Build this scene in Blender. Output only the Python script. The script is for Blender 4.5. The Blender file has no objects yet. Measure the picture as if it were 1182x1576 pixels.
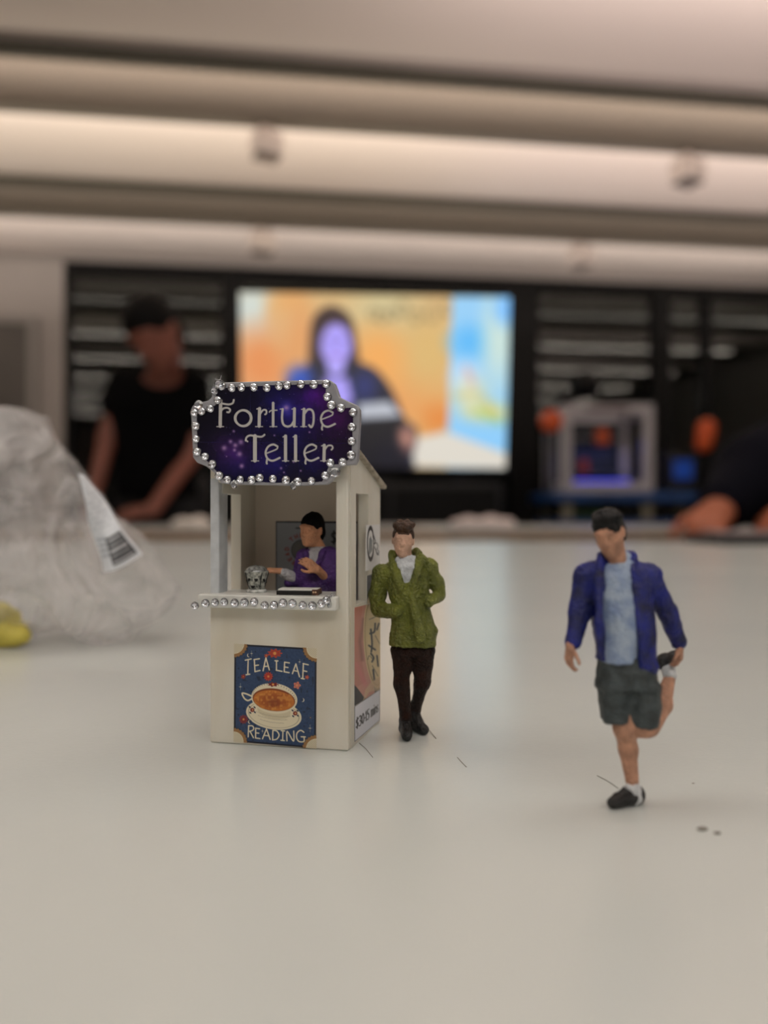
import bpy, bmesh, math, random
import numpy as np
from mathutils import Vector, Matrix
random.seed(7); np.random.seed(7)

# ------------------------------------------------------------------ camera, world, lights, exposure
F, CX, HZ = 1150.0, 591.0, 790.0          # focal length in pixels, image centre x, horizon row
TABLE = 0.75                              # table-top height
EYE = 0.046                               # camera height above the table
ZC = TABLE + EYE
scene = bpy.context.scene
COL = scene.collection
cam_d = bpy.data.cameras.new('camera')
cam = bpy.data.objects.new('camera', cam_d); COL.objects.link(cam)
cam.location = (0, 0, ZC); cam.rotation_euler = (math.pi/2, 0, 0)
cam_d.sensor_width = 36; cam_d.lens = 36*F/1576; cam_d.shift_y = 2/1576
cam_d.clip_start = 0.005; cam_d.clip_end = 60
cam_d.dof.use_dof = True; cam_d.dof.focus_distance = 0.1435; cam_d.dof.aperture_fstop = 8.5
scene.camera = cam
scene.view_settings.view_transform = 'Standard'; scene.view_settings.look = 'None'
scene.view_settings.gamma = 1; scene.view_settings.use_curve_mapping = False
scene.view_settings.exposure = 0.0
world = bpy.data.worlds.new('world'); scene.world = world; world.use_nodes = True
world.node_tree.nodes['Background'].inputs[0].default_value = (0.9, 0.85, 0.8, 1)
world.node_tree.nodes['Background'].inputs[1].default_value = 0.03

YAW = math.radians(7.0)
RC, RS = math.cos(YAW), math.sin(YAW)
def room(L, P, z=0.0):                    # room coordinates: along the window wall, towards it, height
    return Vector((L*RC - P*RS, L*RS + P*RC, z))
def area_light(name, L, P, z, sx, sy, watts, col, rot=(0, 0)):
    d = bpy.data.lights.new(name, 'AREA'); d.shape = 'RECTANGLE'; d.size = sx; d.size_y = sy
    d.energy = watts; d.color = col
    o = bpy.data.objects.new(name, d); COL.objects.link(o)
    o.location = room(L, P, z); o.rotation_euler = (rot[0], 0, YAW)
    return o
CEIL = TABLE + EYE + 1.83                 # flat ceiling bays
PERIOD = 1.22
BAYS = [4.27 + PERIOD*k for k in range(-6, 5)]     # P of each lip, the recess runs .35 on
WARM = (1.0, 0.86, 0.75); PINK = (1.0, 0.82, 0.74)
# added overhead fill without fixtures, brightening the table and booth front
area_light('overhead_fill_light', -0.3, 0.35, CEIL-0.06, 3.2, 0.6, 16.5, (1.0, 0.965, 0.90))
area_light('overhead_fill_light', 0.4, -1.6, CEIL-0.06, 4.5, 0.6, 44, (1.0, 0.97, 0.91))
# cove strips: one behind every panel lighting the bay beyond, one above the lip lighting the recess
for P0 in BAYS:
    pw = 1.0 if P0 < 4.2 else (.4 if P0 < 5.2 else .009)
    area_light('cove_strip_light', 0, P0+0.44, CEIL-0.07, 9.5, 0.03, 8*pw, WARM, (math.radians(110), 0))
    area_light('recess_strip_light', 0, P0+0.20, CEIL+0.12, 9.5, 0.03, 22*pw, PINK, (math.radians(124), 0))
# added fill strips with no fixture, aimed up to brighten the flat ceiling bays
area_light('ceiling_fill_light', -1.6, 3.62, CEIL-0.60, 5.0, 0.12, 15, (1.0, .86, .70), (math.pi, 0))
area_light('ceiling_fill_light', 2.8, 3.70, CEIL-0.60, 3.8, 0.12, 9.5, (1.0, .83, .76), (math.pi, 0))
area_light('ceiling_fill_light', 2.2, 2.20, CEIL-0.60, 3.6, 0.12, 13, (1.0, .83, .80), (math.pi, 0))
area_light('ceiling_fill_light', 0, 4.85, CEIL-0.50, 8.0, 0.12, 17, (1.0, .87, .78), (math.pi, 0))

# ------------------------------------------------------------------ helpers
def s2l(c):
    c = np.asarray(c, float)/255.0
    return np.where(c <= 0.04045, c/12.92, ((c+0.055)/1.055)**2.4)
def rgba(c): return tuple(float(v) for v in s2l(c)) + (1.0,)
def W(px, py, D):                         # a measured point of the photograph at distance D
    return Vector(((px-CX)/F*D, D, ZC-(py-HZ)/F*D))
MATS = {}
def mat(name, c, rough=0.6, var=0.0, vscale=8.0, c2=None, metal=0.0, bump=0.0, bscale=40.0, spec=0.5, coat=0.0, sss=0.0, emit=None, estr=1.0, detail=4.0, sstretch=None):
    if name in MATS: return MATS[name]
    m = bpy.data.materials.new(name); m.use_nodes = True; nt = m.node_tree; N = nt.nodes
    b = N['Principled BSDF']; b.inputs['Roughness'].default_value = rough; b.inputs['Metallic'].default_value = metal
    b.inputs['Specular IOR Level'].default_value = spec; b.inputs['Coat Weight'].default_value = coat
    if sss: b.inputs['Subsurface Weight'].default_value = sss; b.inputs['Subsurface Radius'].default_value = (1, .8, .6); b.inputs['Subsurface Scale'].default_value = 0.0015
    b.inputs['Base Color'].default_value = rgba(c)
    tc = N.new('ShaderNodeTexCoord')
    src = tc.outputs['Object']
    if sstretch:
        mp = N.new('ShaderNodeMapping'); mp.inputs['Scale'].default_value = sstretch
        nt.links.new(src, mp.inputs[0]); src = mp.outputs[0]
    if var > 0 or c2 is not None:
        nz = N.new('ShaderNodeTexNoise'); nz.inputs['Scale'].default_value = vscale; nz.inputs['Detail'].default_value = detail
        nt.links.new(src, nz.inputs['Vector'])
        rp = N.new('ShaderNodeValToRGB')
        rp.color_ramp.elements[0].position = 0.35; rp.color_ramp.elements[1].position = 0.68
        ca = np.asarray(c, float)
        if c2 is None:
            rp.color_ramp.elements[0].color = rgba(np.clip(ca*(1-var), 0, 255)); rp.color_ramp.elements[1].color = rgba(np.clip(ca*(1+var), 0, 255))
        else:
            rp.color_ramp.elements[0].color = rgba(c); rp.color_ramp.elements[1].color = rgba(c2)
        nt.links.new(nz.outputs[0], rp.inputs[0]); nt.links.new(rp.outputs[0], b.inputs['Base Color'])
    if bump > 0:
        nb = N.new('ShaderNodeTexNoise'); nb.inputs['Scale'].default_value = bscale; nb.inputs['Detail'].default_value = 5
        nt.links.new(src, nb.inputs['Vector'])
        bp = N.new('ShaderNodeBump'); bp.inputs['Strength'].default_value = bump; bp.inputs['Distance'].default_value = 0.5/bscale
        nt.links.new(nb.outputs[0], bp.inputs['Height']); nt.links.new(bp.outputs[0], b.inputs['Normal'])
    if emit is not None:
        b.inputs['Emission Color'].default_value = rgba(emit); b.inputs['Emission Strength'].default_value = estr
    MATS[name] = m
    return m
def tag(o, label=None, cat=None, group=None, kind=None):
    if label: o['label'] = label
    if cat: o['category'] = cat
    if group: o['group'] = group
    if kind: o['kind'] = kind
    return o
def empty(name, loc, rz=0, s=1.0):
    o = bpy.data.objects.new(name, None); COL.objects.link(o)
    o.location = loc; o.rotation_euler = (0, 0, rz); o.scale = (s, s, s); o.empty_display_size = 0.01
    return o
def link_mesh(name, me, m, parent=None, smooth=True):
    for mm in (m if isinstance(m, (list, tuple)) else [m]): me.materials.append(mm)
    if smooth: me.shade_smooth()
    o = bpy.data.objects.new(name, me); COL.objects.link(o)
    if parent: o.parent = parent
    return o
def np_mesh(name, V, Q, m, parent=None, smooth=True, colors=None, matidx=None):
    V = np.asarray(V, np.float32); Q = np.asarray(Q, np.int32)
    me = bpy.data.meshes.new(name); n = Q.shape[1]
    me.vertices.add(len(V)); me.vertices.foreach_set('co', V.ravel())
    me.loops.add(Q.size); me.loops.foreach_set('vertex_index', Q.ravel())
    me.polygons.add(len(Q)); me.polygons.foreach_set('loop_start', np.arange(0, Q.size, n, dtype=np.int32))
    me.polygons.foreach_set('loop_total', np.full(len(Q), n, np.int32))
    me.update(calc_edges=True)
    if colors is not None:
        at = me.color_attributes.new('Col', 'FLOAT_COLOR', 'POINT')
        c4 = np.ones((len(V), 4), np.float32); c4[:, :3] = colors
        at.data.foreach_set('color', c4.ravel())
    return link_mesh(name, me, m, parent, smooth)
class MB:                                  # collects boxes, tubes, prisms and builds ONE mesh
    def __init__(s): s.bm = bmesh.new()
    def box(s, lo, hi, M=None):
        v = [s.bm.verts.new((x, y, z)) for x in (lo[0], hi[0]) for y in (lo[1], hi[1]) for z in (lo[2], hi[2])]
        for f in ((0,1,3,2),(4,6,7,5),(0,4,5,1),(2,3,7,6),(0,2,6,4),(1,5,7,3)): s.bm.faces.new([v[i] for i in f])
        if M is not None: bmesh.ops.transform(s.bm, matrix=M, verts=v)
        return s
    def hexa(s, p):                        # 4 bottom points then 4 top points
        v = [s.bm.verts.new(q) for q in p]
        for f in ((3,2,1,0),(4,5,6,7),(0,1,5,4),(1,2,6,5),(2,3,7,6),(3,0,4,7)): s.bm.faces.new([v[i] for i in f])
        return s
    def prism(s, pts, f, d):               # polygon pts mapped by f(p, depth)
        a = [s.bm.verts.new(f(p, 0)) for p in pts]; b = [s.bm.verts.new(f(p, d)) for p in pts]
        n = len(pts); s.bm.faces.new(a[::-1]); s.bm.faces.new(b)
        for i in range(n): s.bm.faces.new((a[i], a[(i+1) % n], b[(i+1) % n], b[i]))
        return s
    def tube(s, p0, p1, r0, r1=None, n=12, cap=True):
        r1 = r0 if r1 is None else r1
        p0, p1 = Vector(p0), Vector(p1); d = (p1-p0).normalized()
        a = d.orthogonal().normalized(); b = d.cross(a)
        R = []
        for p, r in ((p0, r0), (p1, r1)):
            R.append([s.bm.verts.new(p + a*r*math.cos(t*2*math.pi/n) + b*r*math.sin(t*2*math.pi/n)) for t in range(n)])
        for i in range(n): s.bm.faces.new((R[0][i], R[0][(i+1) % n], R[1][(i+1) % n], R[1][i]))
        if cap: s.bm.faces.new(R[0][::-1]); s.bm.faces.new(R[1])
        return s
    def lathe(s, prof, n=24, M=None):
        rings = []
        for r, z in prof:
            rings.append([s.bm.verts.new((r*math.cos(t*2*math.pi/n), r*math.sin(t*2*math.pi/n), z)) for t in range(n)] if r > 1e-9 else [s.bm.verts.new((0, 0, z))])
        allv = [v for q in rings for v in q]
        for A, B in zip(rings, rings[1:]):
            for i in range(n):
                j = (i+1) % n
                if len(A) == 1: s.bm.faces.new((A[0], B[j], B[i]))
                elif len(B) == 1: s.bm.faces.new((A[i], A[j], B[0]))
                else: s.bm.faces.new((A[i], A[j], B[j], B[i]))
        if M is not None: bmesh.ops.transform(s.bm, matrix=M, verts=allv)
        return s
    def build(s, name, m, parent=None, bevel=0.0, seg=2, smooth=False):
        bmesh.ops.recalc_face_normals(s.bm, faces=s.bm.faces)
        me = bpy.data.meshes.new(name); s.bm.to_mesh(me); s.bm.free()
        o = link_mesh(name, me, m, parent, smooth)
        if bevel > 0:
            md = o.modifiers.new('bevel', 'BEVEL'); md.width = bevel; md.segments = seg; md.limit_method = 'ANGLE'
            me.shade_smooth()
            md2 = o.modifiers.new('wn', 'WEIGHTED_NORMAL')
        return o

# ---- value noise on points
def vnoise(P, scale, seed=0):
    q = P*scale + seed*17.31; i = np.floor(q).astype(np.int64); f = q-i; f = f*f*(3-2*f)
    def h(a, b, c):
        n = (a*374761393 + b*668265263 + c*2147483647 + seed*974634777) & 0xffffffff
        n = ((n ^ (n >> 13))*1274126177) & 0xffffffff
        return ((n ^ (n >> 16)) & 0xffff)/65535.0
    out = 0
    for dx in (0, 1):
        for dy in (0, 1):
            for dz in (0, 1):
                w = (f[:, 0] if dx else 1-f[:, 0])*(f[:, 1] if dy else 1-f[:, 1])*(f[:, 2] if dz else 1-f[:, 2])
                out = out + w*h(i[:, 0]+dx, i[:, 1]+dy, i[:, 2]+dz)
    return out*2-1

# ---- implicit body modelling: primitives are (kind, data, k, sub) blended into one field, surface-netted to one mesh
def cap(a, b, ra, rb=None, k=0.03, sub=False, sq=None):      # tapered limb; sq=(axis, factor) flattens
    return ('cap', np.array(a, float), np.array(b, float), ra, ra if rb is None else rb, k, sub, sq)
def ell(c, r, R=None, k=0.03, sub=False):
    return ('ell', np.array(c, float), np.array(r if np.ndim(r) else (r, r, r), float), R, k, sub)
def loft(secs, k=0.03, sub=False, p=2.3):                     # (x, y, z, rx, ry) sections stacked in z
    return ('loft', np.array(sorted(secs, key=lambda s: s[2]), float), k, sub, p)
def sdf_build(prims, cell):
    lo = np.full(3, 1e9); hi = -lo
    def bounds(p):
        if p[0] == 'cap':
            r = max(p[3], p[4]); return np.minimum(p[1], p[2])-r, np.maximum(p[1], p[2])+r
        if p[0] == 'ell':
            r = p[2].max() if p[3] is not None else p[2]; return p[1]-r, p[1]+r
        s = p[1]; return np.array([(s[:, 0]-s[:, 3]).min(), (s[:, 1]-s[:, 4]).min(), s[0, 2]]), np.array([(s[:, 0]+s[:, 3]).max(), (s[:, 1]+s[:, 4]).max(), s[-1, 2]])
    def isub(p): return p[6] if p[0] == 'cap' else (p[5] if p[0] == 'ell' else p[3])
    def kk(p): return p[5] if p[0] == 'cap' else (p[4] if p[0] == 'ell' else p[2])
    for p in prims:
        if not isub(p):
            a, b = bounds(p); lo = np.minimum(lo, a); hi = np.maximum(hi, b)
    lo = lo-3*cell; hi = hi+3*cell
    n = np.ceil((hi-lo)/cell).astype(int)+1
    ax = [lo[i]+np.arange(n[i])*cell for i in range(3)]
    f = np.full(n, 1.0, np.float32)
    for p in prims:
        k = kk(p); a, b = bounds(p); m = k+3*cell
        i0 = np.clip(np.floor((a-m-lo)/cell).astype(int), 0, n); i1 = np.clip(np.ceil((b+m-lo)/cell).astype(int)+1, 0, n)
        if (i1 <= i0).any(): continue
        X = ax[0][i0[0]:i1[0]][:, None, None]; Y = ax[1][i0[1]:i1[1]][None, :, None]; Z = ax[2][i0[2]:i1[2]][None, None, :]
        if p[0] == 'cap':
            A, B, ra, rb, sq = p[1], p[2], p[3], p[4], p[7]
            s = np.ones(3)
            if sq: s[sq[0]] = 1/sq[1]
            d = (B-A)*s; L = max(float(d@d), 1e-12)
            dx, dy, dz = (X-A[0])*s[0], (Y-A[1])*s[1], (Z-A[2])*s[2]
            t = np.clip((dx*d[0]+dy*d[1]+dz*d[2])/L, 0, 1)
            D = np.sqrt((dx-t*d[0])**2+(dy-t*d[1])**2+(dz-t*d[2])**2)-(ra+(rb-ra)*t)
            if sq: D = D*min(1, sq[1]) if sq[1] < 1 else D
        elif p[0] == 'ell':
            C, r, R = p[1], p[2], p[3]
            dx, dy, dz = X-C[0], Y-C[1], Z-C[2]
            if R is not None:
                R = np.array(R)
                dx, dy, dz = (R[0, 0]*dx+R[1, 0]*dy+R[2, 0]*dz, R[0, 1]*dx+R[1, 1]*dy+R[2, 1]*dz, R[0, 2]*dx+R[1, 2]*dy+R[2, 2]*dz)
            q = np.sqrt((dx/r[0])**2+(dy/r[1])**2+(dz/r[2])**2)
            g = np.sqrt((dx/r[0]**2)**2+(dy/r[1]**2)**2+(dz/r[2]**2)**2)
            D = q*(q-1)/np.maximum(g, 1e-6)
        else:
            s = p[1]; zz = ax[2][i0[2]:i1[2]]
            cx_, cy_, rx, ry = [np.interp(zz, s[:, 2], s[:, j])[None, None, :] for j in (0, 1, 3, 4)]
            e = p[4]
            D = ((np.abs((X-cx_)/rx)**e+np.abs((Y-cy_)/ry)**e)**(1/e)-1)*np.minimum(rx, ry)
            D = np.maximum(D, np.maximum(s[0, 2]-Z, Z-s[-1, 2]))
        D = D.astype(np.float32)
        sl = (slice(i0[0], i1[0]), slice(i0[1], i1[1]), slice(i0[2], i1[2]))
        c = f[sl]
        if isub(p):
            h = np.maximum(k-np.abs(c+D), 0)/max(k, 1e-6); f[sl] = np.maximum(c, -D)+h*h*k*.25
        else:
            h = np.maximum(k-np.abs(c-D), 0)/max(k, 1e-6); f[sl] = np.minimum(c, D)-h*h*k*.25
    return f, lo, cell
def surface_net(f, lo, cell):
    ins = f < 0; nx, ny, nz = f.shape
    c = np.zeros((nx-1, ny-1, nz-1), np.int8)
    for a in (0, 1):
        for b in (0, 1):
            for d in (0, 1): c += ins[a:nx-1+a, b:ny-1+b, d:nz-1+d]
    act = (c > 0) & (c < 8)
    idx = -np.ones(act.shape, np.int64); I = np.argwhere(act); idx[act] = np.arange(len(I))
    acc = np.zeros((len(I), 3)); cnt = np.zeros(len(I))
    cor = np.array([(a, b, d) for a in (0, 1) for b in (0, 1) for d in (0, 1)])
    vals = [f[I[:, 0]+q[0], I[:, 1]+q[1], I[:, 2]+q[2]].astype(float) for q in cor]
    for i in range(8):
        for j in range(i+1, 8):
            if np.abs(cor[i]-cor[j]).sum() != 1: continue
            va, vb = vals[i], vals[j]; m = (va < 0) != (vb < 0)
            t = np.where(m, va/np.where(m, va-vb, 1), 0)[:, None]
            acc += np.where(m[:, None], cor[i]+t*(cor[j]-cor[i]), 0); cnt += m
    V = lo+(I+acc/cnt[:, None])*cell
    Q = []
    for axis in range(3):
        sl0 = [slice(None)]*3; sl1 = [slice(None)]*3; sl0[axis] = slice(0, -1); sl1[axis] = slice(1, None)
        s0, s1 = ins[tuple(sl0)], ins[tuple(sl1)]
        E = np.argwhere(s0 != s1)
        u, v = (axis+1) % 3, (axis+2) % 3
        E = E[(E[:, u] > 0) & (E[:, v] > 0) & (E[:, u] < f.shape[u]-1) & (E[:, v] < f.shape[v]-1)]
        flip = s0[tuple(E.T)]
        def at(du, dv):
            e = E.copy(); e[:, u] += du; e[:, v] += dv; return idx[tuple(e.T)]
        q = np.stack([at(-1, -1), at(0, -1), at(0, 0), at(-1, 0)], 1)
        q[~flip] = q[~flip][:, ::-1]
        Q.append(q)
    return V, np.concatenate(Q)
def vnormals(V, Q):
    n = np.cross(V[Q[:, 2]]-V[Q[:, 0]], V[Q[:, 3]]-V[Q[:, 1]]); N = np.zeros_like(V)
    for i in range(4): np.add.at(N, Q[:, i], n)
    return N/np.maximum(np.linalg.norm(N, axis=1), 1e-12)[:, None]
def body(name, prims, m, parent, cell=0.007, folds=(), clip=None):
    f, lo, c = sdf_build(prims, cell)
    V, Q = surface_net(f, lo, c)
    if folds:
        N = vnormals(V, Q)
        for amp, sc, seed in folds:
            V = V+N*(amp*vnoise(V*np.array([1, 1, .6]), sc, seed))[:, None]
    if clip is not None: V[:, 2] = np.maximum(V[:, 2], clip)
    return np_mesh(name, V, Q, m, parent)

def rot(yaw=0, pitch=0, roll=0):           # yaw about z, then nod about x, then roll about y (degrees)
    M = Matrix.Rotation(math.radians(yaw), 3, 'Z') @ Matrix.Rotation(math.radians(pitch), 3, 'X') @ Matrix.Rotation(math.radians(roll), 3, 'Y')
    return np.array(M)
def head_prims(c, R, s=1.0, neck=None, neck_r=.052):
    c = np.array(c, float)
    def L(x, y, z): return c+R@(np.array([x, y, z])*s)
    P = [ell(L(0, .012, .035), np.array([.078, .097, .097])*s, R, .03), ell(L(0, -.022, -.035), np.array([.062, .070, .078])*s, R, .04),
         ell(L(0, -.058, -.092), np.array([.028, .024, .020])*s, R, .03),
         cap(L(0, -.084, .030), L(0, -.102, -.014), .008*s, .012*s, .02), ell(L(.011, -.090, -.016), .008*s, None, .01), ell(L(-.011, -.090, -.016), .008*s, None, .01),
         cap(L(-.045, -.078, .040), L(.045, -.078, .040), .011*s, None, .02),
         ell(L(.031, -.104, .016), .016*s, None, .018, True), ell(L(-.031, -.104, .016), .016*s, None, .018, True),
         ell(L(.031, -.078, .015), .0125*s, None, .004), ell(L(-.031, -.078, .015), .0125*s, None, .004),
         cap(L(-.020, -.084, -.049), L(.020, -.084, -.049), .006*s, None, .01), cap(L(-.016, -.083, -.060), L(.016, -.083, -.060), .007*s, None, .01),
         cap(L(-.024, -.095, -.0545), L(.024, -.095, -.0545), .003*s, None, .004, True),
         ell(L(.078, .012, .005), np.array([.011, .022, .033])*s, R, .012), ell(L(-.078, .012, .005), np.array([.011, .022, .033])*s, R, .012)]
    if neck is not None: P.insert(0, cap(L(0, .02, -.04), neck, neck_r, neck_r*1.12, .04))
    return P
def hair_prims(c, R, s=1.0, side=.0, front=.075, thick=1.0):
    c = np.array(c, float)
    def L(x, y, z): return c+R@(np.array([x, y, z])*s)
    P = [ell(L(0, .020, .055), np.array([.085, .101, .092])*s*thick, R, .02), ell(L(0, .055, .0), np.array([.078, .062, .085])*s, R, .02)]
    P += [ell(L(0, -.125, -.025), np.array([.085, .090, .090])*s, R, .008, True), ell(L(.085, -.06, -.055), np.array([.05, .075, .07])*s, R, .008, True), ell(L(-.085, -.06, -.055), np.array([.05, .075, .07])*s, R, .008, True)]
    return P
def hand_prims(w, d, nrm, thumb=1, curl=25, s=1.0, curls=None):
    """palm from wrist w along d; nrm points out of the back of the hand; thumb=+1/-1 picks the side"""
    w = np.array(w, float); d = np.array(d, float); d /= np.linalg.norm(d)
    n = np.array(nrm, float); n -= d*(n@d); n /= np.linalg.norm(n); side = np.cross(d, n)*thumb
    P = []
    offs = (.030, .010, -.010, -.029); Ls = (.068, .076, .070, .056); pal = (.088, .090, .086, .080)
    for i in range(4):
        base = w+d*pal[i]*s+side*offs[i]*s
        P.append(cap(w+side*offs[i]*.55*s, base, .015*s, .0125*s, .012))
        p = base; ang = 0
        cu = (curls[i] if curls else curl)
        for j, fr in enumerate((.44, .32, .24)):
            ang += math.radians(cu*(.8 if j == 0 else 1.0))
            dd = d*math.cos(ang)-n*math.sin(ang)+side*offs[i]*1.2
            q = p+dd*Ls[i]*fr*s
            P.append(cap(p, q, (.0100-.0010*j)*s, (.0092-.0010*j)*s, .004)); p = q
    b = w+d*.022*s+side*.022*s
    t1 = b+(d*.030+side*.030-n*.012)*s; t2 = t1+(d*.028+side*.010-n*.012)*s; t3 = t2+(d*.022-side*.002-n*.010)*s
    P += [cap(b, t1, .016*s, .0125*s, .012), cap(t1, t2, .0115*s, .0105*s, .004), cap(t2, t3, .0105*s, .009*s, .004)]
    return P

# ---- flat printed artwork: a finely gridded flat sheet whose vertices carry the print's colours
def attr_mat(name, rough=0.4, emit=0.0, spec=0.5, coat=0.0):
    if name in MATS: return MATS[name]
    m = bpy.data.materials.new(name); m.use_nodes = True; N = m.node_tree.nodes; b = N['Principled BSDF']
    a = N.new('ShaderNodeAttribute'); a.attribute_name = 'Col'
    b.inputs['Roughness'].default_value = rough; b.inputs['Specular IOR Level'].default_value = spec; b.inputs['Coat Weight'].default_value = coat
    if emit > 0:
        b.inputs['Base Color'].default_value = (0.01, 0.01, 0.01, 1)
        m.node_tree.links.new(a.outputs['Color'], b.inputs['Emission Color']); b.inputs['Emission Strength'].default_value = emit
    else: m.node_tree.links.new(a.outputs['Color'], b.inputs['Base Color'])
    MATS[name] = m; return m
class Art:
    def __init__(s, X, Y, base, soft=1.5):
        s.X, s.Y, s.soft = X, Y, soft
        s.C = np.ones(X.shape+(3,))*np.array(base, float)
    def put(s, d, col, op=1.0, soft=None):        # d: signed distance (negative inside)
        so = soft or s.soft
        a = np.clip(.5-d/so, 0, 1)*op
        s.C = s.C*(1-a[..., None])+np.array(col, float)*a[..., None]; return s
    def ellipse(s, cx, cy, rx, ry, col, ang=0, **k):
        c, n = math.cos(math.radians(ang)), math.sin(math.radians(ang))
        x = (s.X-cx)*c+(s.Y-cy)*n; y = -(s.X-cx)*n+(s.Y-cy)*c
        return s.put((np.sqrt((x/rx)**2+(y/ry)**2)-1)*min(rx, ry), col, **k)
    def ring(s, cx, cy, rx, ry, w, col, ang=0, **k):
        c, n = math.cos(math.radians(ang)), math.sin(math.radians(ang))
        x = (s.X-cx)*c+(s.Y-cy)*n; y = -(s.X-cx)*n+(s.Y-cy)*c
        return s.put(np.abs((np.sqrt((x/rx)**2+(y/ry)**2)-1)*min(rx, ry))-w/2, col, **k)
    def line(s, pts, w, col, **k):
        d = np.full(s.X.shape, 1e9); ws = w if np.ndim(w) else [w]*len(pts)
        for (a, b, wa, wb) in zip(pts, pts[1:], ws, ws[1:]):
            dx, dy = b[0]-a[0], b[1]-a[1]; L = dx*dx+dy*dy+1e-9
            t = np.clip(((s.X-a[0])*dx+(s.Y-a[1])*dy)/L, 0, 1)
            d = np.minimum(d, np.hypot(s.X-a[0]-t*dx, s.Y-a[1]-t*dy)-(wa+(wb-wa)*t)/2)
        return s.put(d, col, **k)
    def poly(s, pts, col, **k): return s.put(poly_sd(s.X, s.Y, pts), col, **k)
def poly_sd(X, Y, pts):
    d = np.full(X.shape, 1e9); ins = np.zeros(X.shape, bool)
    for (x0, y0), (x1, y1) in zip(pts, pts[1:]+pts[:1]):
        dx, dy = x1-x0, y1-y0; t = np.clip(((X-x0)*dx+(Y-y0)*dy)/(dx*dx+dy*dy+1e-9), 0, 1)
        d = np.minimum(d, np.hypot(X-x0-t*dx, Y-y0-t*dy))
        with np.errstate(divide='ignore', invalid='ignore'):
            ins ^= ((y0 > Y) != (y1 > Y)) & (X < (x1-x0)*(Y-y0)/(y1-y0+1e-12)+x0)
    return np.where(ins, -d, d)
def smooth_pts(p, n=6):                    # Catmull-Rom through the points
    out = []
    for i in range(len(p)-1):
        a, b, c, d = p[max(i-1, 0)], p[i], p[i+1], p[min(i+2, len(p)-1)]
        for j in range(n):
            t = j/n
            out.append(tuple(.5*((2*b[q])+(-a[q]+c[q])*t+(2*a[q]-5*b[q]+4*c[q]-d[q])*t*t+(-a[q]+3*b[q]-3*c[q]+d[q])*t**3) for q in (0, 1)))
    return out+[tuple(p[-1])]
FONT = {  # strokes in a 1 x 1 box, y down
 'A': [[(0,1),(.5,0),(1,1)],[(.2,.65),(.8,.65)]], 'C': [[(1,.15),(.7,0),(.3,.03),(0,.35),(0,.65),(.3,.97),(.7,1),(1,.85)]], 'D': [[(0,0),(0,1),(.5,1),(1,.7),(1,.3),(.5,0),(0,0)]],
 'E': [[(1,0),(0,0),(0,1),(1,1)],[(0,.5),(.8,.5)]], 'F': [[(1,0),(0,0),(0,1)],[(0,.48),(.75,.48)]], 'H': [[(0,0),(0,1)],[(1,0),(1,1)],[(0,.5),(1,.5)]],
 'R': [[(0,1),(0,0),(.7,0),(1,.2),(.7,.48),(0,.5)],[(.45,.5),(1,1)]], 'T': [[(0,0),(1,0)],[(.5,0),(.5,1)]], 'S': [[(1,.1),(.6,0),(.1,.12),(.1,.38),(.9,.6),(.9,.88),(.4,1),(0,.88)]],
 '$': [[(1,.18),(.6,.08),(.1,.2),(.1,.4),(.9,.6),(.9,.8),(.4,.92),(0,.82)],[(.5,-.05),(.5,1.05)]],
 '3': [[(0,.08),(.5,0),(.95,.15),(.9,.4),(.4,.48),(.95,.6),(1,.85),(.5,1),(0,.92)]], '0': [[(.5,0),(.1,.2),(0,.5),(.1,.8),(.5,1),(.9,.8),(1,.5),(.9,.2),(.5,0)]],
 '1': [[(.1,.2),(.55,0),(.55,1)]], '5': [[(.95,0),(.15,0),(.1,.42),(.6,.38),(1,.6),(.9,.9),(.4,1),(0,.92)]], '-': [[(.1,.6),(.9,.6)]],
 'm': [[(0,.3),(0,1)],[(0,.45),(.25,.3),(.48,.4),(.5,1)],[(.5,.45),(.75,.3),(.98,.4),(1,1)]], 'i': [[(.5,.32),(.5,1)],[(.5,.05),(.5,.1)]],
 'n': [[(0,.3),(0,1)],[(0,.45),(.45,.3),(.95,.4),(1,1)]], 's': [[(1,.36),(.5,.3),(.05,.42),(.15,.6),(.9,.7),(.95,.9),(.5,1),(0,.93)]], ' ': []}
def text(art, st, x, y, h, adv, w, col, wid=None, dy=0.0, ang=None):
    """draws st starting at (x, y) top-left, height h; adv per letter; dy slopes the baseline"""
    for ch in st:
        cw = adv*(.72 if ch not in 'mi1 ' else {'m': 1.15, 'i': .4, '1': .45, ' ': .3}[ch])
        for stroke in FONT[ch]:
            pts = [(x+p[0]*cw, y+p[1]*h+dy*(p[0]*cw)) for p in stroke]
            art.line(pts, w, col)
        x += cw+adv*.3; y += dy*(cw+adv*.3)
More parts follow.
